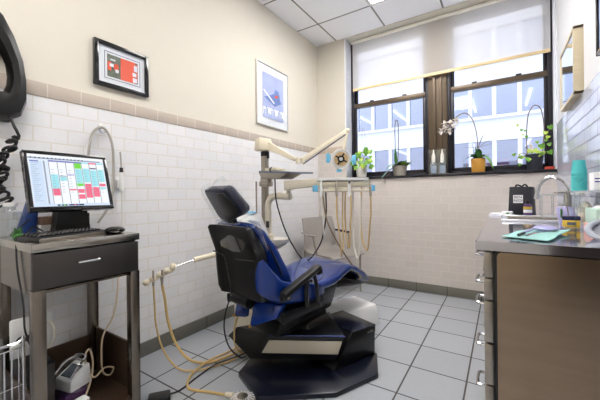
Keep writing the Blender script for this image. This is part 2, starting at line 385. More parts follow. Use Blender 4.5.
# ------------------------------------------------------------------ building across the street
ob = thing('office_building', (0, 14, -6), 'white office building with rows of windows seen across the street', 'building')
w = MB(); YO = 14
rows = [(-2.45, -1.25), (-.30, .90), (1.80, 3.10), (4.05, 5.27), (6.22, 7.44), (8.40, 9.62), (10.6, 11.8), (12.8, 14.0)]
prev = -6
for z0, z1 in rows:
    w.b2((-30, YO, prev), (22, YO + .35, z0)); w.b2((-30, YO - .12, z0 - .11), (22, YO + .1, z0)); prev = z1
w.b2((-30, YO, prev), (22, YO + .35, 17))
for z0, z1 in rows:
    for i in range(-32, 27):
        x = -.2 + i * .8
        w.b2((x - .07, YO + .02, z0), (x + .07, YO + .3, z1))
w.build('facade', M_fac, ob)
w = MB(); w.b2((-30, YO + 9, -6), (22, YO + 9.2, 17))
for z0, z1 in rows: w.b2((-30, YO + .4, z1 + .60), (22, YO + 9, z1 + .68))
w.build('interior', M_facroom, ob)
for z0, z1 in rows[2:5]:
    for i in range(-13, 4):
        x = -.2 + i * .8
        MB().b2((x + .07, YO + .12, z0), (x + .73, YO + .13, z1)).build('window_pane', M_facwin, ob)
for z0, z1 in rows[:2] + rows[5:]:
    MB().b2((-30, YO + .12, z0), (22, YO + .13, z1)).build('window_band', M_facwin, ob)
for z1 in (3.10, 5.27):
    for x in (-9.3, -7.2, -5.08, -3.1, -1.2, 1.17):
        MB().b2((x - .05, YO + 3.5, z1 + .50), (x + .05, YO + 6.7, z1 + .55)).build('tube_light', M_tube, ob)
w = MB(); w.b2((-1.2, YO + .5, 1.9), (.3, YO + .7, 2.45)); w.build('pink_partition', M_pinkfac, ob)

# ------------------------------------------------------------------ ceiling lights
def ceiling_light(x0, y0, x1, y1, label):
    t = thing('ceiling_light', ((x0 + x1) / 2, (y0 + y1) / 2, ZC - .012), label, 'light')
    w = MB()
    for a, b in (((x0, y0), (x1, y0 + .03)), ((x0, y1 - .03), (x1, y1)), ((x0, y0 + .03), (x0 + .03, y1 - .03)), ((x1 - .03, y0 + .03), (x1, y1 - .03))):
        w.b2((*a, ZC - .012), (*b, ZC))
    w.build('light_frame', M_lampw, t)
    MB().b2((x0 + .03, y0 + .03, ZC - .008), (x1 - .03, y1 - .03, ZC - .001)).build('diffuser', M_lamp, t)
ceiling_light(-1.15, 1.91, -.51, 3.18, 'white ceiling light panel by the window end, its corner at the top edge')
ceiling_light(-1.15, -.65, -.51, .62, 'added unseen white ceiling light panel overhead near the middle of the room')  # lamp added out of view to brighten the room

# ------------------------------------------------------------------ pictures on the left wall
def picture(name, x, y0, y1, z0, z1, fw, dep, mf, label):
    t = thing(name, (x, (y0 + y1) / 2, z0), label, 'picture')
    w = MB()
    w.b2((x, y0, z0), (x + dep, y0 + fw, z1), .002); w.b2((x, y1 - fw, z0), (x + dep, y1, z1), .002)
    w.b2((x, y0 + fw, z0), (x + dep, y1 - fw, z0 + fw), .002); w.b2((x, y0 + fw, z1 - fw), (x + dep, y1 - fw, z1), .002)
    w.build('picture_frame', mf, t)
    MB().b2((x, y0 + fw, z0 + fw), (x + dep * .45, y1 - fw, z1 - fw)).build('picture_mat', M_mat, t)
    MB().b2((x + dep * .75, y0 + fw, z0 + fw), (x + dep * .8, y1 - fw, z1 - fw)).build('glazing', M_glass, t)
    return t
x = XL - .008
t = picture('framed_picture', x, .904, 1.247, 1.79, 2.07, .024, .028, M_blackgl, 'black framed picture of a red building, hung on the cream wall above the computer')
xs = x + .014
w = MB()
w.m = 3
for a, b in (((.965, 1.845), (1.192, 1.848)), ((.965, 2.012), (1.192, 2.015)), ((.965, 1.848), (.968, 2.012)), ((1.189, 1.848), (1.192, 2.012))): w.b2((xs, *a), (xs + .001, *b))
w.m = 0; w.b2((xs, .982, 1.86), (xs + .001, 1.176, 2.0))
w.m = 1; w.b2((xs, 1.063, 1.86), (xs + .0015, 1.160, 2.0))
w.m = 2
for (a, b, c, d) in ((1.142, 1.865, 1.170, 1.895), (1.140, 1.905, 1.166, 1.93), (1.150, 1.94, 1.172, 1.98), (.995, 1.925, 1.02, 1.945), (1.03, 1.895, 1.05, 1.915), (1.0, 1.965, 1.03, 1.975)): w.b2((xs, a, b), (xs + .002, c, d))
w.m = 1; w.b2((xs, .984, 1.90), (xs + .0018, 1.005, 1.955)); w.b2((xs, 1.022, 1.91), (xs + .0018, 1.05, 1.95)); w.b2((xs, 1.165, 1.87), (xs + .0012, 1.174, 1.99))
w.build('print', [M_greypic, M_redpic, M_paper, M_disp], t)
t = picture('framed_picture', x, 2.40, 2.955, 1.83, 2.485, .012, .022, M_silver, 'large silver framed pale blue print hung beside the window wall')
xs = x + .015
w = MB(); w.m = 0; w.b2((xs, 2.50, 1.92), (xs + .001, 2.86, 2.39))
w.m = 2; w.b2((xs, 2.50, 1.95), (xs + .0015, 2.86, 2.03))
w.m = 1
for i in range(14):
    y = 2.52 + i * .024; h = .05 + .04 * math.sin(i * 1.3); w.b2((xs, y, 1.95), (xs + .002, y + .012, 1.95 + h))
w.quad((xs + .002, 2.52, 2.13), (xs + .002, 2.70, 2.06), (xs + .002, 2.82, 2.12), (xs + .002, 2.74, 2.22))
w.m = 2; w.quad((xs + .0025, 2.50, 2.20), (xs + .0025, 2.52, 2.21), (xs + .0025, 2.70, 2.10), (xs + .0025, 2.68, 2.09))
w.m = 1; w.quad((xs + .0025, 2.66, 2.12), (xs + .0025, 2.80, 2.14), (xs + .0025, 2.77, 2.24), (xs + .0025, 2.71, 2.25))
w.m = 3; w.quad((xs + .003, 2.70, 2.16), (xs + .003, 2.76, 2.17), (xs + .003, 2.75, 2.19), (xs + .003, 2.71, 2.19))
w.build('print', [M_bluepic, M_bluepic2, M_paper, M_redpic], t)

# mirror-like framed piece and small dark frame on the right wall
t = thing('wall_mirror', (XR, 2.84, 1.72), 'pale wooden framed mirror standing off the right wall above the counter', 'mirror')
w = MB(); x0, x1 = XR - .042, XR + .008; y0, y1, z0, z1 = 2.58, 3.10, 1.715, 2.145
w.b2((x0, y0, z0), (x1, y0 + .02, z1), .002); w.b2((x0, y1 - .02, z0), (x1, y1, z1), .002); w.b2((x0, y0, z0), (x1, y1, z0 + .02), .002); w.b2((x0, y0, z1 - .02), (x1, y1, z1), .002)
w.build('mirror_frame', M_wood, t)
MB().b2((x0 + .006, y0 + .02, z0 + .02), (x0 + .01, y1 - .02, z1 - .02)).build('mirror_glass', mat('mirror_glass', rgb(225, 232, 240), .04, 1), t)
t = thing('framed_picture', (XR, 2.0, 1.80), 'small black framed picture at the right edge, high on the right wall', 'picture')
w = MB(); y0, y1, z0, z1 = 1.80, 2.19, 1.80, 2.10
w.b2((XR - .012, y0, z0), (XR + .008, y1, z0 + .02), .002); w.b2((XR - .012, y0, z1 - .02), (XR + .008, y1, z1), .002); w.b2((XR - .012, y0, z0), (XR + .008, y0 + .02, z1), .002); w.b2((XR - .012, y1 - .02, z0), (XR + .008, y1, z1), .002)
w.build('picture_frame', M_blackgl, t)
MB().b2((XR - .002, y0 + .02, z0 + .02), (XR + .008, y1 - .02, z1 - .02)).build('print', M_bluepic, t)

# ------------------------------------------------------------------ black wall phone with coiled cord (top left)
t = thing('wall_phone', (XL, .40, 1.5), 'large black curved wall handset with a coiled cord, at the top left edge', 'phone')
w = MB()
outer = [(.36, 2.06), (.44, 2.03), (.485, 1.99), (.525, 1.90), (.56, 1.78), (.572, 1.68), (.572, 1.58), (.55, 1.51), (.50, 1.48), (.44, 1.475)]
inner = [(.36, 1.91), (.40, 1.89), (.44, 1.87), (.475, 1.82), (.498, 1.76), (.505, 1.70), (.502, 1.66), (.49, 1.62), (.475, 1.615), (.44, 1.615)]
xa, xb = XL + .02, XL + .085
rr = []
for (oy, oz), (iy, iz) in zip(outer, inner):
    my, mz = (oy + iy) / 2, (oz + iz) / 2; q = lambda f: (iy + (oy - iy) * f, iz + (oz - iz) * f)
    rr.append([V((xa, *q(0.0))), V((xa + .03, *q(0))), V((xb, *q(.15))), V((xb + .01, *q(.5))), V((xb, *q(.85))), V((xa + .03, *q(1))), V((xa, *q(1)))])
w.rings(rr); w.build('handset', M_black, t)
w = MB(); w.b2((XL, .30, 1.50), (XL + .02, .47, 2.02), .006); w.b2((XL, .44, 1.475), (XL + .05, .52, 1.60), .01); w.build('cradle', M_black, t)
pts = [(XL + .07, .505, 1.49), (XL + .08, .515, 1.45), (XL + .08, .533, 1.405), (XL + .075, .525, 1.385)]
hel = []; random.seed(3)
for i in range(132):
    a = i / 131; z = 1.385 - .30 * a; cy = .508 - .045 * math.sin(a * PI * .8) + .012 * math.sin(a * 14); r = .017 + .005 * math.sin(i * .37)
    hel.append((XL + .075 + r * math.cos(i * .75), cy + r * math.sin(i * .75), z + .012 * math.sin(i * .75 + 1.0) + .008 * math.sin(i * .29)))
w = MB(); w.tube(pts + hel[:], .0072, 6, 2); w.build('coiled_cord', M_cable, t)
w = MB(); w.tube([hel[-1], (XL + .06, .47, 1.06), (XL + .012, .42, 1.03), (XL + .012, .36, 1.04)], .005, 6); w.build('cord_tail', M_cable, t)

# hose looped on a wall hook; intraoral camera in a holder
t = thing('looped_hose', (XL, .93, 1.0), 'grey hose looped over a white hook on the tiled wall above the monitor', 'hose')
w = MB(); w.box((XL + .006, .938, 1.535), (.012, .022, .035), .004); w.tube([(XL + .01, .938, 1.53), (XL + .03, .938, 1.522), (XL + .034, .938, 1.535)], .004, 6); w.build('hook', M_white, t)
w = MB(); w.tube([(XL + .03, .865, 1.10), (XL + .03, .858, 1.25), (XL + .03, .865, 1.40), (XL + .03, .888, 1.485), (XL + .03, .925, 1.522), (XL + .03, .955, 1.517), (XL + .03, .985, 1.465), (XL + .03, 1.0, 1.38), (XL + .03, 1.0, 1.24), (XL + .035, .995, 1.14), (XL + .04, .96, 1.03), (XL + .05, .90, .945)], .0075, 8)
w.build('hose', M_hoseg, t)
w = MB(); w.tube([(XL + .03, .938 + .018 * math.cos(a), 1.508 + .018 * math.sin(a)) for a in [k * PI / 4 for k in range(8)]], .004, 6, 3, closed=True); w.build('ring', M_chrome, t)
t = thing('oral_camera', (XL, 1.05, 1.10), 'slim white handheld camera in a wall holder beside the looped hose', 'dental camera')
w = MB(); w.box((XL + .012, 1.045, 1.18), (.024, .034, .06), .006); w.build('holder', M_white, t)
w = MB(); w.tube([(XL + .034, 1.047, 1.14), (XL + .034, 1.047, 1.20), (XL + .034, 1.047, 1.255)], .013, 10, 2); w.build('body', M_white, t)
w = MB(); w.cyl((XL + .034, 1.047, 1.255), (XL + .034, 1.047, 1.285), .012, .010); w.build('grip_ring', M_black, t)
w = MB(); w.tube([(XL + .034, 1.047, 1.285), (XL + .034, 1.045, 1.33), (XL + .036, 1.04, 1.385)], .005, 8, 3); w.build('tip', M_hoseg, t)
w = MB(); w.tube([(XL + .034, 1.047, 1.14), (XL + .03, 1.05, 1.05), (XL + .03, 1.05, .93), (XL + .03, 1.03, .80), (XL + .04, .98, .62)], .003, 6); w.build('cord', M_hosew, t)

# ------------------------------------------------------------------ cart
ct = thing('utility_cart', (-1.81, .67, 0), 'stainless steel cart with one drawer, standing against the left wall under the monitor', 'cart')
CX0, CX1, CY0, CY1, CZ = -2.05, -1.57, .452, .895, .912
MB().b2((CX0, CY0, CZ - .035), (CX1, CY1, CZ), .004).build('top', mat('cart_top_steel', rgb(190, 184, 174), .24, 1, var=.08), ct)
w = MB(); w.b2((CX0 + .01, CY0 + .008, .70), (CX1 - .03, CY0 + .02, CZ - .035)); w.b2((CX0 + .01, CY1 - .02, .70), (CX1 - .03, CY1 - .008, CZ - .035)); w.b2((CX0 + .01, CY0 + .02, .70), (CX0 + .02, CY1 - .02, CZ - .035)); w.b2((CX0 + .02, CY0 + .02, .70), (CX1 - .03, CY1 - .02, .71))
w.build('apron', M_cart, ct)
d = MB().b2((CX1 - .03, CY0 + .006, .722), (CX1 - .002, CY1 - .006, CZ - .042), .004).build('drawer', M_cartd, ct)
w = MB(); yc = .655; w.tube([(CX1 - .003, yc - .045, .815), (CX1 + .018, yc - .043, .815), (CX1 + .022, yc - .03, .815), (CX1 + .022, yc + .03, .815), (CX1 + .018, yc + .043, .815), (CX1 - .003, yc + .045, .815)], .005, 8, 3); w.build('handle', M_chrome, d)
for lx in (CX0, CX1 - .042):
    for ly in (CY0 + .004, CY1 - .049):
        MB().b2((lx, ly, .0), (lx + .045, ly + .045, .722 if lx > -1.8 else CZ - .035), .003).build('leg', M_cart, ct)
w = MB(); w.b2((CX0 + .042, CY0 + .01, .075), (CX1 - .01, CY1 - .01, .09)); w.b2((CX0 + .03, CY0 + .015, .075), (CX0 + .04, CY1 - .015, .30)); w.b2((CX0 + .042, CY1 - .02, .075), (CX1 - .045, CY1 - .01, .335)); w.b2((CX0 + .042, CY0 + .01, .075), (CX1 - .045, CY0 + .02, .29))
w.build('lower_tray', M_tray, ct)

# monitor
mo = thing('monitor', (-1.88, .70, CZ), 'black flat monitor showing an appointment calendar, on the cart', 'monitor')
BL, BR, TL = V((-1.762, .505, 1.036)), V((-1.762, .862, 1.036)), V((-1.842, .500, 1.320))
ux, uy = (BR - BL).normalized(), (TL - BL).normalized(); un = ux.cross(uy)   # towards +x room side
Wm, Hm = (BR - BL).length, (TL - BL).length
F = basis(BL, ux, uy)
w = MB(); w.T = F
bz = .016
w.b2((0, 0, -.03), (Wm, bz * 1.3, .006), .002); w.b2((0, Hm - bz, -.03), (Wm, Hm, .006), .002); w.b2((0, bz * 1.3, -.03), (bz, Hm - bz, .006), .002); w.b2((Wm - bz, bz * 1.3, -.03), (Wm, Hm - bz, .006), .002); w.b2((.004, .004, -.034), (Wm - .004, Hm - .004, -.01)); w.box((Wm / 2, Hm / 2, -.045), (Wm * .6, Hm * .6, .03), .012)
w.build('housing', M_blackgl, mo)
# screen
keys = list(M_scr.keys()); w = MB(); w.T = F
sx0, sy0, sw, sh = bz, bz * 1.3, Wm - 2 * bz, Hm - 2.3 * bz
def scr(k, a, b, c, d_, l=1):   # fractions from top-left
    w.m = keys.index(k); w.b2((sx0 + sw * a, sy0 + sh * (1 - b), 0), (sx0 + sw * c, sy0 + sh * (1 - d_), .001 + .0003 * l))
w.m = keys.index('bg'); w.b2((sx0, sy0, -.009), (sx0 + sw, sy0 + sh, .001))
scr('white', 0, 0, 1, .05); scr('grey', 0, .06, .95, .085); 
for i in range(14): scr('dark', .03 + i * .05, .055, .05 + i * .05, .075, 2)
scr('side', .02, .13, .16, .95); scr('head', .02, .12, .12, .145, 2); scr('grey', .175, .12, .195, .95)
for i in range(22): scr('grey', .03, .17 + i * .034, .12 - (i % 3) * .02, .176 + i * .034, 2)
for c in range(7):
    a = .245 + c * .107; b = a + .098
    scr('white', a, .11, b, .95); scr('head' if c < 4 else ('cyan' if c in (4, 6) else 'pink'), a, .10, b, .13, 2); scr('dark', a - .006, .10, a - .001, .95, 2)
def blk(c, k, t0, t1):
    a = .245 + c * .107; scr(k, a + .004, t0, a + .094, t1, 3)
for c, k, t0, t1 in ((3, 'green', .13, .24), (0, 'cyan', .38, .66), (0, 'pink', .64, .79), (1, 'cyan', .42, .50), (2, 'pink', .66, .69), (3, 'cyan', .25, .54), (3, 'green', .545, .60), (3, 'pink', .66, .74), (3, 'pink', .77, .86), (4, 'cyan', .23, .52), (4, 'pink', .55, .84), (5, 'navy', .21, .235), (5, 'cyan', .26, .60), (5, 'pink', .62, .82), (6, 'cyan', .24, .50), (6, 'pink', .54, .60), (6, 'cyan', .62, .66), (2, 'lilac', .36, .39), (1, 'grey', .40, .415)): blk(c, k, t0, t1)
for c in range(7):
    for i in range(9): a = .245 + c * .107; scr('grey', a + .02, .28 + i * .055, a + .05, .287 + i * .055, 4)
scr('side', 0, .95, 1, 1); scr('dark', .28, .962, .62, .99, 2)
for i, k in enumerate(('cyan', 'green', 'bg', 'navy', 'pink', 'head')): scr(k, .31 + i * .045, .966, .335 + i * .045, .986, 3)
w.build('screen', [M_scr[k] for k in keys], mo)
w = MB(); w.b2((-1.93, .60, CZ), (-1.83, .80, CZ + .012), .004); w.hexa([(-1.93, .62, .91), (-1.845, .62, .91), (-1.845, .79, .91), (-1.93, .79, .91), (-1.90, .66, 1.16), (-1.845, .66, 1.14), (-1.845, .75, 1.14), (-1.90, .75, 1.16)], .006); w.build('stand', M_black, mo)
MB().b2((-1.83, .715, 1.031), (-1.757, .765, 1.036)).build('badge', M_alu, mo)

# keyboard and mouse
kb = thing('keyboard', (-1.71, .67, CZ), 'black keyboard on the cart in front of the monitor', 'keyboard')
KT = Matrix.Translation((-1.705, .618, CZ)) @ Matrix.Rotation(math.radians(14), 4, 'Z')
w = MB(); w.T = KT; w.box((0, 0, .011), (.15, .30, .020), .005); w.build('case', M_black, kb)
w = MB(); w.T = KT
for r_ in range(5):
    for k in range(15): w.box((-.058 + r_ * .024, -.131 + k * .0187, .024 + .001 * (4 - r_)), (.018, .0145, .010), .002, seg=1)
w.build('keys', M_blackgl, kb)
w = MB(); w.T = KT; w.b2((.066, -.15, .0), (.080, .15, .017), .003); w.build('palm_edge', M_alu, kb)
ms = thing('mouse', (-1.66, .83, CZ), 'black computer mouse on the right end of the cart top', 'mouse')
w = MB(); w.sph((-1.665, .818, CZ + .016), .033, (1.0, 1.6, .6)); w.build('body', M_blackgl, ms)
w = MB(); w.box((-1.648, .826, CZ + .032), (.008, .004, .006), .002); w.build('wheel', M_rubber, ms)
w = MB(); w.tube([(-1.70, .80, CZ + .006), (-1.76, .86, CZ + .004), (-1.86, .85, CZ + .004), (-1.95, .80, CZ + .01)], .0025, 6); w.build('cord', M_cable, ms)

# things behind the monitor
def simple(name, mb, m, label, cat, group=None): return tag(mb.build(name, m), label, cat, group)
w = MB(); w.T = frame((-1.97, .545, CZ), 0); w.hexa([(-.03, -.04, 0), (.03, -.04, 0), (.03, .04, 0), (-.03, .04, 0), (-.06, -.035, .27), (-.04, -.035, .27), (-.04, .04, .27), (-.06, .04, .27)], .003)
simple('binder', w, M_binder, 'blue folder leaning upright behind the left side of the monitor', 'folder')
w = MB(); w.lathe([(.0, 0), (.045, 0), (.047, .01), (.047, .10), (.04, .12), (.022, .13), (.022, .145)], (-1.985, .495, CZ)); jug = thing('plastic_jug', (-1.985, .495, CZ), 'translucent plastic jar with a white lid at the left end of the cart', 'jar')
w.build('jar_body', M_clear, jug); w = MB(); w.cyl((-1.985, .495, CZ + .145), (-1.985, .495, CZ + .165), .027, bev=.003); w.build('lid', M_white, jug)
w = MB()
for i in range(26):
    a = random.uniform(0, 2 * PI); r = random.uniform(.0, .026); h = random.uniform(.01, .045); s = .013
    c = V((-1.82 + r * math.cos(a) * .8, .480 + r * math.sin(a), CZ + h)); u = V((random.uniform(-1, 1), random.uniform(-1, 1), random.uniform(-.4, .6))).normalized(); q = u.orthogonal().normalized()
    w.add([c - u * s, c + q * s * .5, c + u * s, c - q * s * .5, c + V((0, 0, .004))], [[0, 1, 4], [1, 2, 4], [2, 3, 4], [3, 0, 4]])
w.sph((-1.82, .480, CZ + .016), .022, (1, 1, .7)); simple('green_pouch', w, M_green, 'small crumpled bright green pouch at the left front of the cart', 'pouch')
w = MB(); w.b2((-1.97, .585, CZ), (-1.90, .665, CZ + .05), .003); simple('carton', w, M_paper, 'white carton lying behind the keyboard, left of the monitor stand', 'box')
w = MB(); w.box((-1.935, .625, CZ + .071), (.06, .075, .04), .003, rz=.1); simple('patterned_box', w, M_boxbr, 'small patterned box on top of the white carton', 'box')
w = MB(); w.box((-1.975, .75, CZ + .05), (.05, .15, .10), .004); simple('black_box', w, M_black, 'black box behind the monitor stand', 'box')
w = MB(); w.box((-1.82, .655, CZ + .009), (.02, .07, .016), .003); simple('purple_pen_case', w, M_purple, 'lilac strip lying behind the keyboard', 'pen case')
w = MB(); w.tube([(-1.86, .47, .902 + .003), (-1.80, .50, .935), (-1.84, .54, .96), (-1.87, .575, .945), (-1.82, .585, .925), (-1.86, .60, .91)], .004, 6); w.tube([(-1.84, .53, 1.0), (-1.86, .505, .97), (-1.83, .48, .93), (-1.75, .455, .90), (-1.72, .45, .80), (-1.66, .452, .66), (-1.64, .452, .55), (-1.70, .50, .42)], .0035, 6)
simple('black_cable', w, M_cable, 'thin black cables running behind the monitor and down the left side of the cart', 'cable')

# under the cart
w = thing('white_router', (-1.86, .53, .36), 'white flat modem standing under the cart behind its left leg', 'modem')
MB().box((-1.862, .535, .455), (.022, .155, .18), .008).build('body', M_white, w)
q = MB(); q.tube([(-1.86, .58, .50), (-1.84, .61, .49), (-1.83, .615, .42), (-1.85, .60, .38), (-1.85, .575, .372)], .005, 6); q.build('cord', M_hosew, w)
w = MB(); w.sph((-1.835, .50, .455), .022, (.5, 1.3, .7)); w.build = w.build; tag(w.build('black_plug', M_rubber), 'round black plug hanging in front of the white modem', 'plug')
t = thing('computer_tower', (-1.83, .54, .09), 'black computer tower under the cart behind the left front leg', 'computer')
MB().b2((-1.98, .475, .09), (-1.70, .572, .365), .004).build('case', M_black, t); MB().b2((-1.70, .48, .10), (-1.695, .568, .355), .002).build('front_panel', M_cartd, t)
t = thing('blood_pressure_monitor', (-1.86, .72, .09), 'blood pressure monitor in a clear plastic bag on the lower tray of the cart', 'medical device')
w = MB(); w.T = frame((-1.83, .685, .145), 105); w.hexa([(-.06, -.05, 0), (.06, -.05, 0), (.06, .06, 0), (-.06, .06, 0), (-.055, -.045, .055), (.055, -.045, .055), (.055, .055, .10), (-.055, .055, .10)], .008); w.T = None
b1 = w.build('case', M_whitebox, t)
T1 = frame((-1.83, .685, .145), 105)
w = MB(); w.T = T1; w.hexa([(-.035, -.03, .062), (.035, -.03, .062), (.035, .03, .086), (-.035, .03, .086), (-.035, -.03, .067), (.035, -.03, .067), (.035, .03, .0935), (-.035, .03, .0935)]); w.build('display', M_disp, t)
w = MB(); w.T = T1; w.tube([(-.058, -.05, .07), (-.05, .0, .11), (-.03, .05, .13), (.03, .05, .13), (.05, .0, .11), (.058, -.05, .07)], .006, 8); w.build('carry_handle', M_chrome, t)
w = MB(); w.T = T1; w.sph((0, 0, .045), .095, (.92, .85, 1.05), 18); w.build('plastic_bag', M_film, t)
w = MB(); w.box((-1.83, .675, .115), (.11, .11, .05), .01, rz=.2); simple('purple_pouch', w, M_purpled, 'purple printed pouch under the blood pressure monitor on the lower cart tray', 'pouch')
w = MB(); w.box((-1.72, .665, .105), (.05, .09, .03), .004, rz=.1); w.m = 1; w.box((-1.694, .668, .105), (.002, .07, .018), 0, rz=.1); simple('red_striped_packet', w, [M_paper, M_red], 'white packet with a red stripe at the front of the lower cart tray', 'packet')
w = MB(); w.tube([(-1.97, .985, .70), (-1.86, .93, .60), (-1.83, .89, .44), (-1.82, .827, .343), (-1.81, .815, .22), (-1.80, .82, .155), (-1.79, .848, .135), (-1.78, .86, .17), (-1.78, .815, .19), (-1.78, .766, .165), (-1.80, .740, .218), (-1.83, .746, .275), (-1.85, .775, .285), (-1.84, .786, .214), (-1.80, .756, .14), (-1.74, .70, .10), (-1.68, .64, .098)], .0045, 8)
simple('looped_cable', w, M_cablew, 'cream cable hanging in loops behind the right front leg of the cart', 'cable')
w = MB()
for i in range(9): w.tube([(-1.62, .25 + i * .022, .06), (-1.62, .25 + i * .022, .50)], .003, 6, 0)
for z in (.06, .2, .35, .50): w.tube([(-1.62, .24, z), (-1.62, .44, z)], .003, 6, 0)
w.tube([(-1.62, .24, .0), (-1.62, .24, .50), (-1.62, .26, .52), (-1.62, .42, .52), (-1.62, .44, .50), (-1.62, .44, .0)], .006, 8, 3); w.b2((-1.80, .24, .0), (-1.63, .44, .02)); w.b2((-1.80, .24, .02), (-1.79, .44, .5))
simple('wire_rack', w, M_chrome, 'small chrome wire rack on the floor at the lower left corner', 'rack')

# ------------------------------------------------------------------ dental chair
CH = (-1.27, 1.32); F = frame(CH, 80)
dc = thing('dental_chair', (-1.15, 1.75, 0), 'blue and black dental treatment chair on a black base plate', 'dental chair')
def slab(path, wid, thk, cup=None, n=18, side=None, e=3.2):
    """cushion swept along a (y,z) path; cup raises the sides"""
    P = [V((0, y, z)) for y, z in path]; out = []
    for i, p in enumerate(P):
        a = P[max(0, i - 1)]; b = P[min(len(P) - 1, i + 1)]; d = (b - a).normalized(); nrm = V((0, -d.z, d.y))
        hw = wid[i] / 2; ht = thk[i] / 2; cp = cup[i] if cup else 0; r = []
        for k in range(n * 2):
            t = 2 * PI * k / (n * 2); c, s = math.cos(t), math.sin(t)
            x = hw * math.copysign(abs(c) ** (2 / e), c); y = ht * math.copysign(abs(s) ** (2 / e), s)
            r.append(p + V((x, 0, 0)) + nrm * (y + cp * (x / hw) ** 2))
        out.append(r)
    return out
def interp(path, vals, k=5):
    # Catmull-Rom on path and per-point values
    P = [V((y, z, 0)) for y, z in path]; n = len(P); op = []; ov = [[] for _ in vals]
    for i in range(n - 1):
        for j in range(k if i < n - 2 else k + 1):
            t = j / k; p0 = P[max(0, i - 1)]; p1 = P[i]; p2 = P[i + 1]; p3 = P[min(n - 1, i + 2)]
            q = .5 * ((2 * p1) + (p2 - p0) * t + (2 * p0 - 5 * p1 + 4 * p2 - p3) * t * t + (3 * p1 - p0 - 3 * p2 + p3) * t ** 3)
            op.append((q.x, q.y))
            for a, v in zip(ov, vals): a.append(v[i] + (v[i + 1] - v[i]) * (t * t * (3 - 2 * t)))
    return op, ov
# seat and leg rest: one upholstered piece
path = [(.13, .50), (.16, .485), (.35, .485), (.60, .52), (.76, .565), (.86, .555), (1.00, .49), (1.12, .42), (1.145, .405)]
p, (wd, tk, cp) = interp(path, [[.30, .40, .50, .49, .46, .44, .41, .36, .26], [.05, .08, .09, .09, .08, .07, .07, .06, .03], [.03, .05, .03, .01, 0, 0, 0, 0, 0]])
w = MB(); w.T = F; w.rings(slab(p, wd, tk, cp)); w.build('seat_cushion', M_blue, dc, ang=60)
# under-frame of the leg rest
w = MB(); w.T = F; w.hexa([(-.17, .70, .44), (.17, .70, .44), (.14, 1.08, .375), (-.14, 1.08, .375), (-.17, .70, .52), (.17, .70, .52), (.14, 1.08, .41), (-.14, 1.08, .41)], .008); w.build('leg_rest_frame', M_blackmetal, dc)
# backrest cushion
path = [(.23, .47), (.19, .53), (.13, .62), (.07, .75), (.005, .87), (-.03, .925), (-.045, .94)]
p, (wd, tk, cp) = interp(path, [[.30, .40, .43, .41, .39, .36, .30], [.05, .08, .085, .08, .07, .05, .03], [.0, .04, .05, .04, .02, 0, 0]])
w = MB(); w.T = F; w.rings(slab(p, wd, tk, [-c for c in cp])); bc = w.build('backrest_cushion', M_blue, dc, ang=60)
w = MB(); w.T = F
for s in (1, -1):
    w = MB(); w.T = F; w.tube([(s * .175, -.03, .935), (s * .186, .02, .88), (s * .196, .085, .75), (s * .20, .14, .64)], .007, 8); w.build('piping', M_navy, bc)
# side wings (hip flares) of the blue upholstery
for s in (1, -1):
    w = MB(); w.T = F; rr = []
    for (y, zt, zb, x, tt) in ((-.025, .745, .585, .175, .012), (-.01, .76, .56, .195, .018), (.03, .70, .53, .212, .022), (.09, .635, .50, .222, .026), (.18, .60, .475, .232, .028), (.27, .59, .46, .238, .028), (.36, .565, .45, .24, .024), (.46, .54, .46, .235, .014)):
        r = []
        for k in range(14):
            t = 2 * PI * k / 14; r.append(V((s * (x + tt * math.cos(t) + .018 * max(0, math.sin(t))), y, (zt + zb) / 2 + (zt - zb) / 2 * math.sin(t))))
        rr.append(r)
    w.rings(rr); w.build('side_wing', M_blue, dc, ang=70)
# back shell
w = MB(); w.T = F; rr = []
for (y, z, hw, th) in ((.045, .505, .14, .05), (.02, .512, .185, .07), (.008, .55, .196, .075), (.0, .66, .20, .08), (-.008, .77, .20, .08), (-.05, .86, .19, .07), (-.078, .915, .18, .055), (-.082, .93, .16, .035)):
    r = []
    for k in range(28):
        t = 2 * PI * k / 28; c, s = math.cos(t), math.sin(t)
        r.append(V((-.008 + hw * math.copysign(abs(c) ** .3, c), y + .02 + th / 2 * math.copysign(abs(s) ** .5, s) - .03 * (c < -.3) * abs(c), z)))
    rr.append(r)
w.rings(rr); sh = w.build('back_shell', M_black, dc, ang=50)
w = MB(); w.T = F; w.tube([(-.05, -.030, .515), (-.06, -.036, .60), (-.095, -.045, .735), (-.13, -.055, .76), (-.19, -.06, .765)], .0045, 8, 4); w.tube([(.02, -.045, .74), (.10, -.045, .745), (.185, -.04, .75)], .003, 6, 2); w.build('shell_seam', M_blackgl, sh)
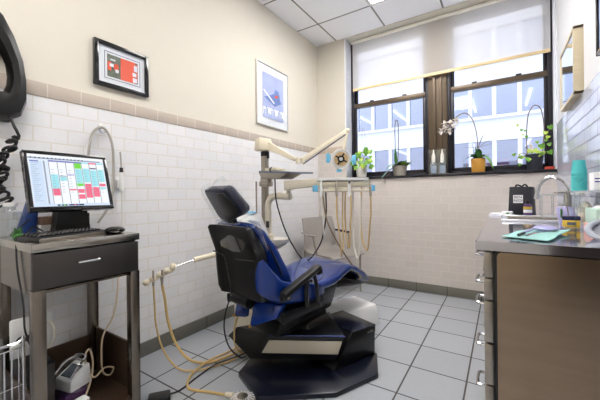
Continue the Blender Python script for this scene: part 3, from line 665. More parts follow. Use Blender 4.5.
# headrest
w = MB(); w.T = F; w.box((-.01, -.04, .955), (.05, .02, .12), .004, rx=.3); w.build('headrest_post', M_black, dc)
HT = F @ basis((0, -.060, .955), (1, 0, 0), (0, -.100, .180))
w = MB(); w.T = HT; w.prism([(-.075, -.022), (-.10, -.018), (-.125, .03), (-.140, .16), (-.138, .195), (-.12, .205), (.07, .205), (.10, .195), (.155, .085), (.158, .065), (.145, .045)], -.055, .0, .014); hr = w.build('headrest', M_navy, dc, ang=60)
w = MB(); w.T = HT; w.prism([(-.02, .0), (-.045, .04), (-.04, .14), (.0, .182), (.065, .185), (.135, .078), (.12, .055), (.0, .0)], .0, .012, .005); w.build('headrest_back', M_black, hr)
w = MB(); w.T = HT; rr = []
for (z, q, dz) in ((-.06, 1.02, 0), (-.04, 1.04, .0), (.0, 1.04, .0), (.016, .98, .0)):
    rr.append([V((.0 + x * q + .004 * math.sin(k * 2.2), .09 + (y - .09) * (q + .06) + .006 * math.cos(k * 3), z)) for k, (x, y) in enumerate([(-.075, -.022), (-.11, -.018), (-.135, .03), (-.145, .16), (-.13, .205), (-.05, .21), (.02, .225), (.03, .245), (.05, .215), (.09, .205), (.155, .085), (.165, .06), (.145, .035), (.05, .0)])])
w.rings(rr, cap=False); w.build('plastic_cover', M_film, hr)
w = MB(); w.T = F; rr = []
for (y, z, hw, th) in ((-.06, .955, .12, .08), (-.055, .945, .185, .11), (-.04, .88, .208, .12), (-.01, .79, .215, .13)):
    rr.append([V((-.005 + (hw + .004 * math.sin(5 * k)) * math.copysign(abs(math.cos(2 * PI * k / 28)) ** .4, math.cos(2 * PI * k / 28)), y + .03 + th / 2 * math.sin(2 * PI * k / 28), z + .012 * math.sin(k * 1.7))) for k in range(28)])
w.rings(rr, cap=False); w.build('plastic_cover', M_film, dc)
# armrests
for s in (1, -1):
    w = MB(); w.T = F @ Matrix.Translation((s * .292, .205, .618)) @ Matrix.Rotation(.33, 4, 'X')
    w.box((0, 0, 0), (.055, .32, .036), .014); w.box((0, .145, -.018), (.05, .04, .05), .014)
    ar = w.build('armrest', M_black, dc)
    w = MB(); w.T = F
    w.tube([(s * .285, .26, .62), (s * .285, .25, .54), (s * .27, .27, .45)], .014, 8, 3); w.tube([(s * .285, .32, .63), (s * .29, .34, .55), (s * .27, .37, .44)], .012, 8, 3)
    w.box((s * .275, .09, .55), (.03, .07, .05), .010); w.box((s * .255, .26, .43), (.035, .36, .06), .012)
    w.build('bracket', M_blackmetal, ar)
    w = MB(); w.T = F; w.cyl((s * .29, .28, .60), (s * .312, .28, .60), .010); w.cyl((s * .28, .37, .44), (s * .30, .37, .44), .012); w.cyl((s * .28, .09, .55), (s * .302, .09, .55), .012); w.build('pivot_bolt', M_chrome, ar)
# mechanism below the seat
w = MB(); w.T = F
w.hexa([(-.16, .20, .33), (.20, .16, .31), (.20, .60, .34), (-.16, .60, .34), (-.20, .14, .47), (.22, .12, .47), (.22, .66, .50), (-.2, .66, .50)], .02)
w.hexa([(-.07, .13, .28), (.16, .13, .27), (.17, .60, .26), (-.10, .60, .26), (-.10, .17, .36), (.18, .14, .36), (.18, .56, .36), (-.12, .56, .36)], .015)
w.tube([(-.10, .02, .49), (.06, .02, .485)], .035, 14, 0); w.build('tilt_mechanism', M_blackmetal, dc)
w = MB(); w.T = F; w.hexa([(-.155, .06, .34), (-.03, .05, .37), (-.03, .08, .37), (-.155, .08, .34), (-.12, .06, .49), (-.03, .06, .49), (-.03, .10, .49), (-.12, .12, .49)], .006); w.hexa([(.035, .03, .335), (.22, .07, .42), (.22, .10, .42), (.035, .06, .34), (.03, .07, .48), (.24, .10, .49), (.24, .14, .49), (.03, .11, .48)], .006); w.build('blue_skirt', M_blue, dc)
M_brass = mat('brass', rgb(196, 150, 70), .3, 1)
for px_, py_, pz in ((-.148, .055, .35), (.045, .028, .345)):
    w = MB(); w.T = F; w.sph((px_, py_, pz), .009); w.build('brass_stud', M_brass, dc)
# lift beam
w = MB()
w.hexa([(-1.296, 1.42, .10), (-.845, 1.675, .10), (-1.10, 2.02, .10), (-1.60, 1.53, .13), (-1.19, 1.475, .25), (-.79, 1.70, .25), (-1.05, 2.0, .25), (-1.50, 1.52, .215)], .004)
bm_ = w.build('lift_beam', M_blackmetal, dc)
def on_front(a, h):   # point on the sloped front of the beam, a along, h up
    p0 = V((-1.296, 1.42, .10)).lerp(V((-.845, 1.675, .10)), a); p1 = V((-1.19, 1.475, .25)).lerp(V((-.79, 1.70, .25)), a); q = p0.lerp(p1, h); return q
nn = (V((-.845, 1.675, 0)) - V((-1.296, 1.42, 0))).cross(V((0, 0, 1))).normalized()
w = MB(); A = [on_front(.08, .28), on_front(1.0, .28), on_front(.985, .80), on_front(.05, .80)]
w.hexa([q for q in A] + [q + nn * .006 for q in A], .001); w.build('side_panel', M_panel, bm_)
w = MB(); w.tube([on_front(0, 1) + nn * .002, on_front(1, 1) + nn * .002], .005, 8, 0); w.build('edge_highlight', mat('painted_edge_highlight', rgb(90, 104, 160), .2, .7), bm_)  # highlight on the beam's top edge, put in as a paler strip
w = MB(); w.hexa([(-1.28, 1.62, .24), (-1.02, 1.66, .24), (-.95, 1.90, .24), (-1.25, 1.86, .24), (-1.26, 1.64, .32), (-1.05, 1.68, .32), (-1.0, 1.86, .30), (-1.22, 1.84, .32)], .01); w.build('lift_linkage', M_blackmetal, dc)
# pump housing
w = MB()
w.hexa([(-.859, 1.685, .03), (-.72, 2.016, .03), (-1.012, 2.127, .03), (-1.17, 1.80, .03), (-.80, 1.823, .222), (-.715, 2.008, .222), (-1.008, 2.12, .222), (-1.09, 1.92, .222)], .004)
ph = w.build('pump_housing', M_blackmetal, dc)
w = MB(); w.hexa([(-.80, 1.818, .222), (-.710, 2.010, .222), (-1.010, 2.126, .222), (-1.096, 1.915, .222), (-.80, 1.818, .230), (-.710, 2.010, .230), (-1.010, 2.126, .230), (-1.096, 1.915, .230)], .003); w.build('housing_lid', M_plate, ph)
dd = (V((-.72, 2.016, 0)) - V((-.80, 1.82, 0))).normalized()
text_part('maker_mark', 'a-dec', .026, basis(V((-.7345, 1.97, .195)) + V((dd.y, -dd.x, 0)) * .003, dd, (0, 0, 1)), M_alu, ph)
# base plate
w = MB(); w.prism([(-1.346, 1.369), (-1.099, 1.254), (-.758, 1.507), (-.624, 1.801), (-.708, 2.023), (-1.0, 2.17), (-1.30, 1.95), (-1.42, 1.62)], 0.0, .03, .004)
w.build('base_plate', M_plate, dc)

# white junction box behind the base
w = thing('junction_box', (-1.0, 2.33, 0), 'low white metal box on the floor behind the chair base', 'box')
T = frame((-1.015, 2.335, 0), 67)
q = MB(); q.T = T; q.hexa([(-.15, -.20, .06), (.15, -.20, .06), (.15, .16, .06), (-.15, .16, .06), (-.13, -.18, .225), (.13, -.18, .225), (.13, .14, .225), (-.13, .14, .225)], .02); q.build('cover', M_whitebox, w)
q = MB(); q.T = T; q.box((0, -.02, .03), (.24, .30, .06), .004); q.build('foot', M_black, w)

# ------------------------------------------------------------------ dental unit behind the chair
du = thing('dental_unit', (-1.70, 2.10, 0), 'cream dental unit with cuspidor bowl behind the chair, against the left wall', 'dental unit')
PX, PY = -1.75, 2.135
w = MB(); w.box((-1.74, 2.0, .33), (.26, .32, .66), .04); w.build('cabinet', M_ivory, du)
w = MB(); w.cyl((PX, PY, .60), (PX, PY, 1.46), .034, seg=24); w.build('post', M_alu, du)
w = MB(); w.box((PX + .02, PY - .01, 1.20), (.11, .07, .05), .012); w.cyl((PX + .055, PY - .04, .95), (PX + .055, PY - .04, 1.22), .007); w.cyl((PX - .05, PY - .06, .92), (PX - .05, PY - .06, 1.22), .007); w.build('collar', M_alu, du)
w = MB(); w.hexa([(-1.83, 1.74, .76), (-1.62, 1.84, .76), (-1.62, 2.06, .74), (-1.85, 2.05, .74), (-1.80, 1.78, .93), (-1.66, 1.86, .955), (-1.66, 1.98, .955), (-1.80, 2.02, .94)], .035); w.build('unit_housing', M_white, du)
w = MB(); w.box((-1.70, 1.90, .962), (.06, .10, .016), .006, rz=.5); w.build('blue_film', M_bluefilm, du)
w = MB(); w.tube([(-1.665, 2.07, .70), (-1.665, 2.07, .93), (-1.665, 2.07, 1.01), (-1.64, 2.07, 1.07), (-1.58, 2.065, 1.092), (-1.42, 2.05, 1.085)], .028, 16, 6); w.build('delivery_pipe', M_ivory, du)
w = MB(); w.lathe([(.03, .0), (.048, .0), (.05, .02), (.042, .05), (.046, .06), (.046, .075), (.03, .09)], (-1.665, 2.07, .69)); w.build('pipe_collar', M_ivory, du)
w = MB(); w.box((-1.650, 2.04, .855), (.025, .015, .055), .004); w.build('switch', M_black, du)
w = MB(); w.lathe([(.0, .0), (.03, .0), (.045, .012), (.085, .04), (.10, .075), (.102, .082), (.095, .082), (.07, .045), (.0, .03)], (-1.58, 2.08, .655), sc=(1.05, .9)); w.build('cuspidor_bowl', M_potw, du)
# assistant's holder arm
w = MB(); A0 = V((-1.62, 1.86, .72)); A1 = V((-1.748, 1.37, .666)); w.tube([(-1.68, 2.0, .60), (-1.64, 1.93, .70), A0], .02, 10, 4); w.cyl(A0, A1, .018, seg=16); w.build('assistant_arm', M_cream, du)
w = MB(); w.cyl(A1, (-1.823, 1.262, .632), .006); w.build('arm_rod', M_chrome, du)
ha = V((-1.823, 1.262, .632)); hb = V((-1.92, 1.135, .545))
w = MB(); w.sph(ha, .022, (1, 1, 1.2))
for i in range(4):
    c = ha.lerp(hb, .25 + i * .25); w.sph(c, .021, (1.1, 1.1, 1), 14)
w.cyl(ha + V((0, 0, -.02)), hb, .012); w.build('instrument_holder', M_cream, du)
for i, (f, dz) in enumerate(((.40, .0), (.72, .0))):
    c = ha.lerp(hb, f)
    w = MB(); w.cyl(c + V((.012, -.012, .055 - .03 * (1 - i))), c + V((.012, -.012, -.01)), .006); w.cyl(c + V((.012, -.012, -.02)), c + V((.012, -.012, -.075 + .03 * i)), .008 if i else .011, .007); w.build('suction_tip', M_alu, du)
c1 = ha.lerp(hb, .40) + V((.012, -.012, -.07)); c2 = ha.lerp(hb, .72) + V((.012, -.012, -.04))
w = MB(); w.tube([c1, (-1.842, 1.215, .42), (-1.83, 1.225, .29), (-1.77, 1.24, .15), (-1.69, 1.28, .05), (-1.62, 1.36, .013), (-1.575, 1.45, .012), (-1.53, 1.60, .03), (-1.50, 1.72, .10)], .0085, 10); w.build('suction_hose', M_hose, du)
w = MB(); w.tube([c2, (-1.88, 1.165, .40), (-1.865, 1.165, .27), (-1.80, 1.17, .13), (-1.70, 1.20, .03), (-1.62, 1.26, .009), (-1.55, 1.36, .009), (-1.50, 1.50, .012), (-1.47, 1.62, .05)], .0055, 10); w.build('suction_hose', M_hose, du)
w = MB(); w.tube([(-1.55, 1.62, .04), (-1.585, 1.50, .026), (-1.61, 1.35, .024), (-1.595, 1.22, .009), (-1.50, 1.13, .008), (-1.37, 1.17, .008), (-1.27, 1.20, .01)], .007, 10); w.build('foot_control_hose', M_hose, du)
w = MB(); w.tube([(-1.50, 1.70, .36), (-1.50, 1.58, .34), (-1.52, 1.52, .22), (-1.50, 1.50, .10), (-1.48, 1.55, .03), (-1.45, 1.60, .03)], .006, 8); w.build('unit_hose', M_hose, du)

# instrument shelf
t = thing('instrument_shelf', (-1.45, 2.04, 1.25), 'grey metal shelf tray clamped to the unit post beneath the dental light arm', 'shelf')
w = MB(); w.hexa([(-1.69, 1.98, 1.285), (-1.36, 1.96, 1.266), (-1.26, 2.14, 1.266), (-1.66, 2.19, 1.285), (-1.69, 1.98, 1.303), (-1.36, 1.96, 1.280), (-1.26, 2.14, 1.280), (-1.66, 2.19, 1.303)], .002); w.build('tray', mat('tray_grey', rgb(120, 126, 140), .3, .5), t)
w = MB(); w.hexa([(-1.68, 2.0, 1.235), (-1.50, 2.0, 1.23), (-1.46, 2.14, 1.23), (-1.68, 2.14, 1.235), (-1.70, 1.99, 1.29), (-1.40, 1.98, 1.272), (-1.36, 2.14, 1.272), (-1.7, 2.15, 1.29)], .004); w.cyl((PX, PY, 1.19), (PX, PY, 1.25), .042); w.box((-1.70, 2.09, 1.22), (.09, .04, .04), .006); w.build('bracket', M_alu, t)
w = MB(); w.box((-1.60, 2.06, 1.314), (.13, .07, .026), .005, rz=-.1); w.box((-1.50, 2.05, 1.305), (.05, .04, .02), .006); w.build('control_box', M_cream, t)
w = MB(); w.tube([(-1.57, 2.0, 1.325), (-1.56, 1.965, 1.30), (-1.555, 2.02, 1.25), (-1.54, 2.02, 1.05), (-1.47, 2.04, .82), (-1.40, 2.08, .66), (-1.36, 2.12, .58)], .0055, 8); w.build('cord', M_cable, t)

# dental light
t = thing('dental_light', (PX, PY, 1.46), 'cream jointed dental light on the unit post, its round head in front of the window', 'dental lamp')
w = MB(); w.cyl((PX, PY, 1.44), (PX, PY, 1.485), .036, bev=.004); w.cyl((PX + .045, PY - .01, 1.42), (PX + .045, PY - .01, 1.475), .011); w.build('pivot', M_black, t)
w = MB(); w.hexa([(-1.835, 2.08, 1.485), (-1.735, 2.03, 1.485), (-1.65, 2.13, 1.485), (-1.76, 2.20, 1.485), (-1.83, 2.09, 1.60), (-1.735, 2.04, 1.60), (-1.66, 2.13, 1.585), (-1.76, 2.19, 1.60)], .02); w.build('head_block', M_cream, t)
E1 = V((-1.43, 2.18, 1.385)); E2 = V((-1.141, 2.537, 1.661)); L0 = V((-1.150, 2.49, 1.50)); LC = V((-1.166, 2.461, 1.408))
def arm(a, b, w0, h0, w1, h1, bev=.006):
    a, b = V(a), V(b); d = (b - a).normalized(); sx = d.cross(V((0, 0, 1))).normalized(); up = sx.cross(d)
    q = []
    for p, ww, hh in ((a, w0, h0), (b, w1, h1)): q.append([p - sx * ww / 2 - up * hh / 2, p + sx * ww / 2 - up * hh / 2, p + sx * ww / 2 + up * hh / 2, p - sx * ww / 2 + up * hh / 2])
    w = MB(); w.hexa(q[0] + q[1], bev); return w
arm((-1.72, 2.12, 1.54), E1 + V((-.02, 0, .01)), .06, .075, .03, .03).build('lower_arm', M_cream, t)
w = MB(); w.cyl(E1 + V((0, 0, -.022)), E1 + V((0, 0, .025)), .018); w.cyl(E1 + V((.035, .02, -.02)), E1 + V((.035, .02, .02)), .014); w.build('elbow', M_cream, t)
arm(E1 + V((.02, .02, .0)), E2, .035, .045, .032, .04).build('upper_arm', M_cream, t)
w = MB(); w.tube([E1 + V((.04, .02, -.028)), E2 + V((0, -.03, -.035))], .004, 6, 0); w.build('arm_cable', M_navyp, t)
w = MB(); w.sph(E2, .026); w.cyl(E2, L0, .013); w.tube([L0, LC + V((-.01, .04, .05)), LC + V((-.01, .05, 0))], .012, 10, 4); w.build('yoke', M_cream, t)
n_ = (V((0, 0, 1.1)) - LC); n_ = V((n_.x * .9 + .15, n_.y, n_.z)).normalized()
w = MB(); w.lathe([(.0, -.05), (.05, -.048), (.078, -.028), (.088, -.005), (.088, .008), (.080, .010), (.072, .0), (.0, -.006)], LC, ax=n_); lh = w.build('lamp_head', M_white, t)
w = MB(); w.lathe([(.030, .002), (.062, .004), (.060, .010), (.034, .006)], LC, ax=n_); w.build('reflector', mat('amber_reflector', rgb(226, 196, 150), .3, .3, var=.25, vscale=30), lh)
w = MB(); w.lathe([(.0, .004), (.030, .004), (.030, .018), (.018, .020), (.018, .012), (.0, .012)], LC, ax=n_)
u_ = n_.orthogonal().normalized(); v_ = n_.cross(u_)
for k in range(4):
    a = PI / 4 * 0 + k * PI / 2 + .3; dr = u_ * math.cos(a) + v_ * math.sin(a); w.tube([LC + n_ * .012 + dr * .03, LC + n_ * .012 + dr * .055], .0065, 6, 0)
w.build('lamp_cap', M_black, lh)
w = MB(); w.lathe([(.0, .013), (.014, .016), (.017, .013), (.0, .011)], LC, ax=n_); w.build('lamp_lens', M_white, lh)
for s, dx in ((-1, 0), (1, 0)):
    sx = n_.cross(V((0, 0, 1))).normalized() * s; p = LC + sx * .112 + V((0, 0, .01 * s)); w = MB()
    w.T = basis(p, sx, V((0, 0, 1)))
    w.box((0, 0, 0), (.035, .085, .018), .008); w.box((-.018, 0, 0), (.02, .03, .016), .004); w.build('film_wrapped_handle', M_bluefilm, t)
w = MB(); w.box(LC + V((-.02, 0, -.10)), (.05, .01, .025), .004); w.tube([LC + V((-.02, 0, -.07)), LC + V((-.02, 0, -.10))], .006, 6, 0); w.build('blue_film_tab', M_bluefilm, t)

# delivery head with handpieces
t = thing('delivery_system', (-1.0, 2.1, 1.15), 'cream delivery arm with a tray of handpieces and hanging hoses above the leg rest', 'dental instrument tray')
D0 = V((-1.44, 2.05, 1.175))
w = arm(D0 + V((-.02, -.02, 0)), (-1.0, 2.18, 1.208), .07, .075, .05, .05); w.cyl((-1.44, 2.05, 1.105), (-1.44, 2.05, 1.17), .018); w.build('arm', M_ivory, t)
T = frame((-.985, 2.10, 1.155), 122.5)    # local x runs right, across the view
w = MB(); w.T = T; w.hexa([(-.20, -.05, 0), (.19, -.05, 0), (.19, .12, 0), (-.20, .12, 0), (-.20, -.06, .04), (.19, -.06, .04), (.19, .13, .04), (-.20, .13, .04)], .008); w.build('head', M_ivory, t)
w = MB(); w.T = T; w.b2((-.19, -.07, .045), (.18, .14, .055), .003); w.b2((-.19, -.07, .055), (.18, -.062, .066)); w.b2((-.19, .132, .055), (.18, .14, .066)); w.b2((-.19, -.07, .055), (-.182, .14, .066)); w.b2((.172, -.07, .055), (.18, .14, .066)); w.build('steel_tray', M_white, t)
w = MB(); w.T = T; w.tube([(-.22, -.08, -.028), (.21, -.08, -.028)], .009, 8, 0); w.box((-.03, -.03, -.015), (.16, .05, .03), .004); w.box((0, -.06, -.02), (.02, .05, .02), .003); w.box((-.16, -.06, -.02), (.02, .05, .02), .003); w.box((.15, -.06, -.02), (.02, .05, .02), .003); w.build('holder_bar', M_ivory, t)
hx = [-.185, -.135, -.075, .005, .06, .125, .185]
hm = [M_hosew, M_cable, M_hoseg, M_hose, M_hosew, M_hosew, M_hose]
hm = [M_hosew, M_cable, M_hosew, M_hose, M_hosew, M_hosew, M_hose]
for i, x in enumerate((-.165, -.055, .035, .185)):
    w = MB(); w.T = T; w.tube([(x, -.10, -.07), (x, -.098, -.02), (x, -.09, .02)], .009, 8, 3); w.tube([(x, -.09, .02), (x + .004, -.085, .045)], .006, 8, 0); w.build('handpiece', M_alu if i % 2 else M_white, t)
for x, c in ((-.205, M_bluefilm), (.20, M_bluefilm)):
    w = MB(); w.T = T; w.box((x, -.085, -.012), (.035, .03, .045), .006, rz=.3); w.build('film_wrap', c, t)
w = MB(); w.T = T; w.box((.035, -.102, .03), (.014, .01, .018), .003); w.build('blue_mark', M_navyp, t)
def hang(x0, x1, zb, m, r=.0065, back=.10):
    w = MB(); w.T = T; w.tube([(x0, -.10, -.06), (x0, -.10, -.20), (x0 + (x1 - x0) * .2, -.10, zb + .20), (x0 + (x1 - x0) * .5, -.08, zb + .03), (x1 * .6 + x0 * .4, -.03, zb), (x1, back * .6, zb + .08), (x1, back, zb + .25), (x1, back * .8, -.1), (x1, back * .6, 0)], r, 8); w.build('hose', m, t)
hang(-.165, -.13, -.36, M_hosew, .005); hang(-.055, .01, -.50, M_hose, .0055); hang(.045, .03, -.44, M_hose, .006)
hang(.11, .09, -.52, M_hosew, .0065); hang(.185, .15, -.46, M_hose, .0055)
w = MB(); w.T = T; w.tube([(-.13, -.08, -.04), (-.13, -.08, -.20), (-.16, -.06, -.38), (-.22, 0, -.50), (-.26, .1, -.56), (-.3, .25, -.58)], .005, 8); w.build('hose', M_cable, t)
w = MB(); w.T = T; w.tube([(-.155, -.09, -.05), (-.12, -.08, -.25), (-.02, -.04, -.45), (.08, .0, -.60), (.14, .1, -.70), (.12, .25, -.78)], .005, 8); w.build('hose', mat('brown_hose', rgb(140, 118, 88), .5), t)

# ------------------------------------------------------------------ side chair in the corner
sc = thing('side_chair', (-1.61, 3.16, 0), 'silver moulded armchair with thin legs standing in the corner under the window', 'chair')
T = frame((-1.61, 3.16, 0), -17)     # local y = facing direction
def shell(pts, th):
    w = MB(); w.T = T; n = len(pts[0]); rr = []
    vs = [V(p) for r in pts for p in r]; m = len(pts)
    nr = []
    for i in range(m):
        for j in range(n):
            a = V(pts[min(i + 1, m - 1)][j]) - V(pts[max(i - 1, 0)][j]); b = V(pts[i][min(j + 1, n - 1)]) - V(pts[i][max(j - 1, 0)]); nr.append(a.cross(b).normalized())
    v2 = [v - q * th for v, q in zip(vs, nr)]; k = len(vs); fs = []
    for i in range(m - 1):
        for j in range(n - 1):
            a, b, c, d = i * n + j, i * n + j + 1, (i + 1) * n + j + 1, (i + 1) * n + j
            fs += [[a, b, c, d], [k + d, k + c, k + b, k + a]]
    bd = [j for j in range(n)] + [i * n + n - 1 for i in range(1, m)] + [(m - 1) * n + j for j in range(n - 2, -1, -1)] + [i * n for i in range(m - 2, 0, -1)]
    for a, b in zip(bd, bd[1:] + bd[:1]): fs.append([b, a, k + a, k + b])
    w.add(vs + v2, fs); return w
rows_ = []
for (y, z, hw, cu) in ((.25, .43, .25, .0), (.22, .445, .26, .005), (.05, .44, .26, .012), (-.12, .435, .255, .016), (-.20, .455, .25, .03), (-.235, .54, .25, .045), (-.255, .66, .25, .055), (-.28, .78, .245, .05), (-.295, .83, .235, .045)):
    r = []
    for k in range(13):
        u = k / 6 - 1; back = z > .46
        r.append((u * hw, y + (cu * u * u if back else 0), z + (0 if back else cu * u * u)))
    rows_.append(r)
shell(rows_, .012).build('shell', M_chairm, sc, ang=60)
for sx, ly, tz in ((-.235, .20, .44), (.235, .20, .44), (-.23, -.22, .62), (.23, -.22, .62)):
    w = MB(); w.T = T; w.tube([(sx * 1.0, ly, .0), (sx, ly, .2), (sx, ly, tz)], .011, 10, 2); w.build('leg', M_alu, sc)
for s in (-1, 1):
    w = MB(); w.T = T; w.tube([(s * .245, -.25, .665), (s * .275, -.15, .66), (s * .285, -.02, .645)], .012, 8, 4); w.box((s * .283, -.06, .652), (.045, .16, .016), .007)
    w.build('armrest', M_chairm if s > 0 else M_black, sc)
    w = MB(); w.T = T; w.tube([(s * .285, -.02, .645), (s * .28, .0, .55), (s * .245, .0, .45)], .009, 8, 4); w.build('arm_support', M_alu, sc)

# ------------------------------------------------------------------ floor things
t = thing('foot_control', (-1.17, 1.23, 0), 'round ribbed foot control with a cream collar, on the floor left of the base plate', 'foot pedal')
w = MB(); w.lathe([(.0, 0), (.066, 0), (.068, .012), (.056, .024), (.03, .032), (.0, .034)], (-1.165, 1.215, 0), seg=36); w.build('disc', M_alu, t)
w = MB()
for k in range(18):
    a = k * PI / 9; w.tube([(-1.165 + .03 * math.cos(a), 1.215 + .03 * math.sin(a), .033), (-1.165 + .064 * math.cos(a), 1.215 + .064 * math.sin(a), .02)], .003, 5, 0)
w.build('ribs', M_whitebox, t)
w = MB(); w.cyl((-1.27, 1.197, .014), (-1.225, 1.207, .018), .013); w.build('collar', M_cream, t)
t = thing('power_adapter', (-1.56, .99, 0), 'black power adapter with a cable on the floor, right of the cart', 'power adapter')
w = MB(); w.box((-1.555, .985, .016), (.07, .11, .032), .008, rz=-.65); w.build('brick', M_black, t)
w = MB(); w.tube([(-1.535, 1.03, .016), (-1.53, 1.10, .005), (-1.555, 1.25, .004), (-1.54, 1.36, .022), (-1.50, 1.45, .03), (-1.47, 1.56, .03), (-1.46, 1.66, .06)], .0045, 8); w.build('cable', M_cable, t)
w = MB(); w.tube([(-1.585, .945, .016), (-1.60, .90, .005), (-1.62, .84, .005), (-1.66, .80, .006)], .0045, 8); w.build('cable', M_cable, t)
w = MB(); w.tube([(-1.50, 1.55, .50), (-1.53, 1.48, .40), (-1.54, 1.44, .25), (-1.50, 1.44, .12), (-1.44, 1.48, .045), (-1.42, 1.52, .04)], .005, 8)
simple('chair_cable', w, M_cable, 'black cable drooping from behind the dental chair backrest to the floor', 'cable')

# ------------------------------------------------------------------ cabinet and worktop on the right
KX0, KX1, KY0, KY1 = -.065, XR - .002, 1.515, 3.62
cb = thing('drawer_cabinet', (.18, 2.5, 0), 'brushed stainless cabinet with a bank of drawers under the right worktop', 'cabinet')
w = MB(); w.b2((KX0 + .035, KY0, .0), (KX1, KY1, .862), .002); w.build('body', M_black, cb)
w = MB(); w.T = basis((KX0 + .048, KY0 + .001, .006), (1, 0, 0), (0, 0, 1)); w.prism([(0, 0), (.44, 0), (.44, .85), (.016, .85), (.005, .845), (0, .834)], 0, .010, 0); w.build('end_panel', M_steelp, cb)
zs = [(.845 - .045, .715), (.71, .605), (.60, .43), (.425, .24), (.235, .05)]
zs = [(.852, .744), (.736, .650), (.642, .470), (.462, .292), (.284, .05)]
bays = [(KY0 + .012, 2.03), (2.045, 2.56), (2.575, 3.09), (3.105, 3.60)]
for by0, by1 in bays:
    for (z1, z0) in zs:
        dr = MB().b2((KX0, by0, z0), (KX0 + .035, by1, z1), .004).build('drawer', M_steel, cb)
        w = MB(); zc = z1 - .02; yc = (by0 + by1) / 2; hl = .06
        if by0 < 1.6: yc = by0 + .09
        w.tube([(KX0 + .004, yc - hl, zc), (KX0 - .022, yc - hl + .003, zc), (KX0 - .03, yc - hl + .018, zc), (KX0 - .03, yc + hl - .018, zc), (KX0 - .022, yc + hl - .003, zc), (KX0 + .004, yc + hl, zc)], .0065, 8, 4)
        w.build('handle', M_chrome, dr)
SY0, SY1, SX0, SX1 = 2.62, 3.10, .03, .36
wt = thing('worktop', (.17, 2.55, .85), 'stainless steel worktop along the right wall with a sink', 'worktop')
w = MB()
WX0, WX1, WY0, WY1, WZ0, WZ1 = -.092, XR, 1.478, YB - .002, .865, .90
for a, b in (((WX0, WY0), (WX1, SY0)), ((WX0, SY1), (WX1, WY1)), ((WX0, SY0), (SX0, SY1)), ((SX1, SY0), (WX1, SY1))): w.b2((*a, WZ0), (*b, WZ1))
w.b2((WX0, WY0, WZ1 - .002), (WX1, WY0 + .006, WZ1 + .003), .001); w.b2((WX0, WY0, WZ1 - .002), (WX0 + .006, WY1, WZ1 + .003), .001)
w.build('top', M_steeltop, wt, smooth=False)
w = MB(); w.b2((SX0 + .01, SY0 + .01, .74), (SX1 - .01, SY1 - .01, .75)); w.b2((SX0, SY0, .74), (SX0 + .01, SY1, .906)); w.b2((SX1 - .01, SY0, .74), (SX1, SY1, .906)); w.b2((SX0 + .01, SY0, .74), (SX1 - .01, SY0 + .01, .906)); w.b2((SX0 + .01, SY1 - .01, .74), (SX1 - .01, SY1, .906))
w.build('sink_bowl', mat('sink_steel', rgb(210, 200, 190), .35, .6), wt)
w = MB()
for a, b in (((SX0 - .03, SY0 - .03), (SX1 + .03, SY0)), ((SX0 - .03, SY1), (SX1 + .03, SY1 + .03)), ((SX0 - .03, SY0), (SX0, SY1)), ((SX1, SY0), (SX1 + .03, SY1))): w.b2((*a, .895), (*b, .916), .006)
w.build('sink_rim', mat('sink_rim_steel', rgb(226, 228, 236), .2, .5), wt)
# faucet
t = thing('faucet', (.345, 2.50, .90), 'chrome gooseneck faucet with a flat lever by the sink', 'faucet')
fx, fy = .352, 2.56
w = MB(); w.b2((fx - .018, fy - .018, .90), (fx + .018, fy + .018, 1.10), .004); w.build('pillar', M_steel, t)
w = MB(); w.b2((fx - .07, fy - .022, 1.092), (fx + .022, fy + .022, 1.104), .003); w.build('lever', M_steel, t)
w = MB(); w.tube([(fx + .01, fy, 1.10), (fx + .005, fy, 1.13), (fx - .02, fy + .01, 1.175), (fx - .065, fy + .02, 1.20), (fx - .11, fy + .03, 1.185), (fx - .14, fy + .035, 1.145), (fx - .152, fy + .04, 1.085)], .0125, 12, 6); w.cyl((fx - .151, fy + .04, 1.09), (fx - .155, fy + .04, 1.055), .015); w.build('spout', M_chrome, t)

def on_top(z=0): return .90 + z
# black gift bag
t = thing('paper_bag', (.13, 3.3, .90), 'black paper gift bag with a white square label, behind the sink', 'bag')
bx0, bx1, by, bh = .048, .250, 3.22, .25
w = MB(); w.hexa([(bx0, by, .90), (bx1 - .03, by, .90), (bx1, by + .10, .90), (bx0 + .02, by + .10, .90), (bx0 + .012, by + .02, .90 + bh), (bx1 - .04, by + .02, .90 + bh), (bx1 - .012, by + .07, .90 + bh - .005), (bx0 + .02, by + .06, .90 + bh)], .002); w.build('bag_body', M_bag, t)
w = MB(); w.tube([(bx0 + .055, by + .03, 1.145), (bx0 + .065, by + .025, 1.165), (bx0 + .09, by + .025, 1.158), (bx0 + .10, by + .025, 1.15), (bx0 + .12, by + .025, 1.168), (bx0 + .14, by + .03, 1.15)], .007, 8); w.build('ribbon', M_black, t)
TT = basis((bx0 + .072, by + .0045, 1.045), (1, 0, 0), (0, .08, 1))
w = MB(); w.T = TT; w.b2((-.034, -.034, .0), (.034, .034, .0025)); w.build('label', M_paper, t)
w = MB(); text_part('lettering', 'BEN\nREDI', .030, TT @ Matrix.Translation((0, 0, .003)), M_bag, t)
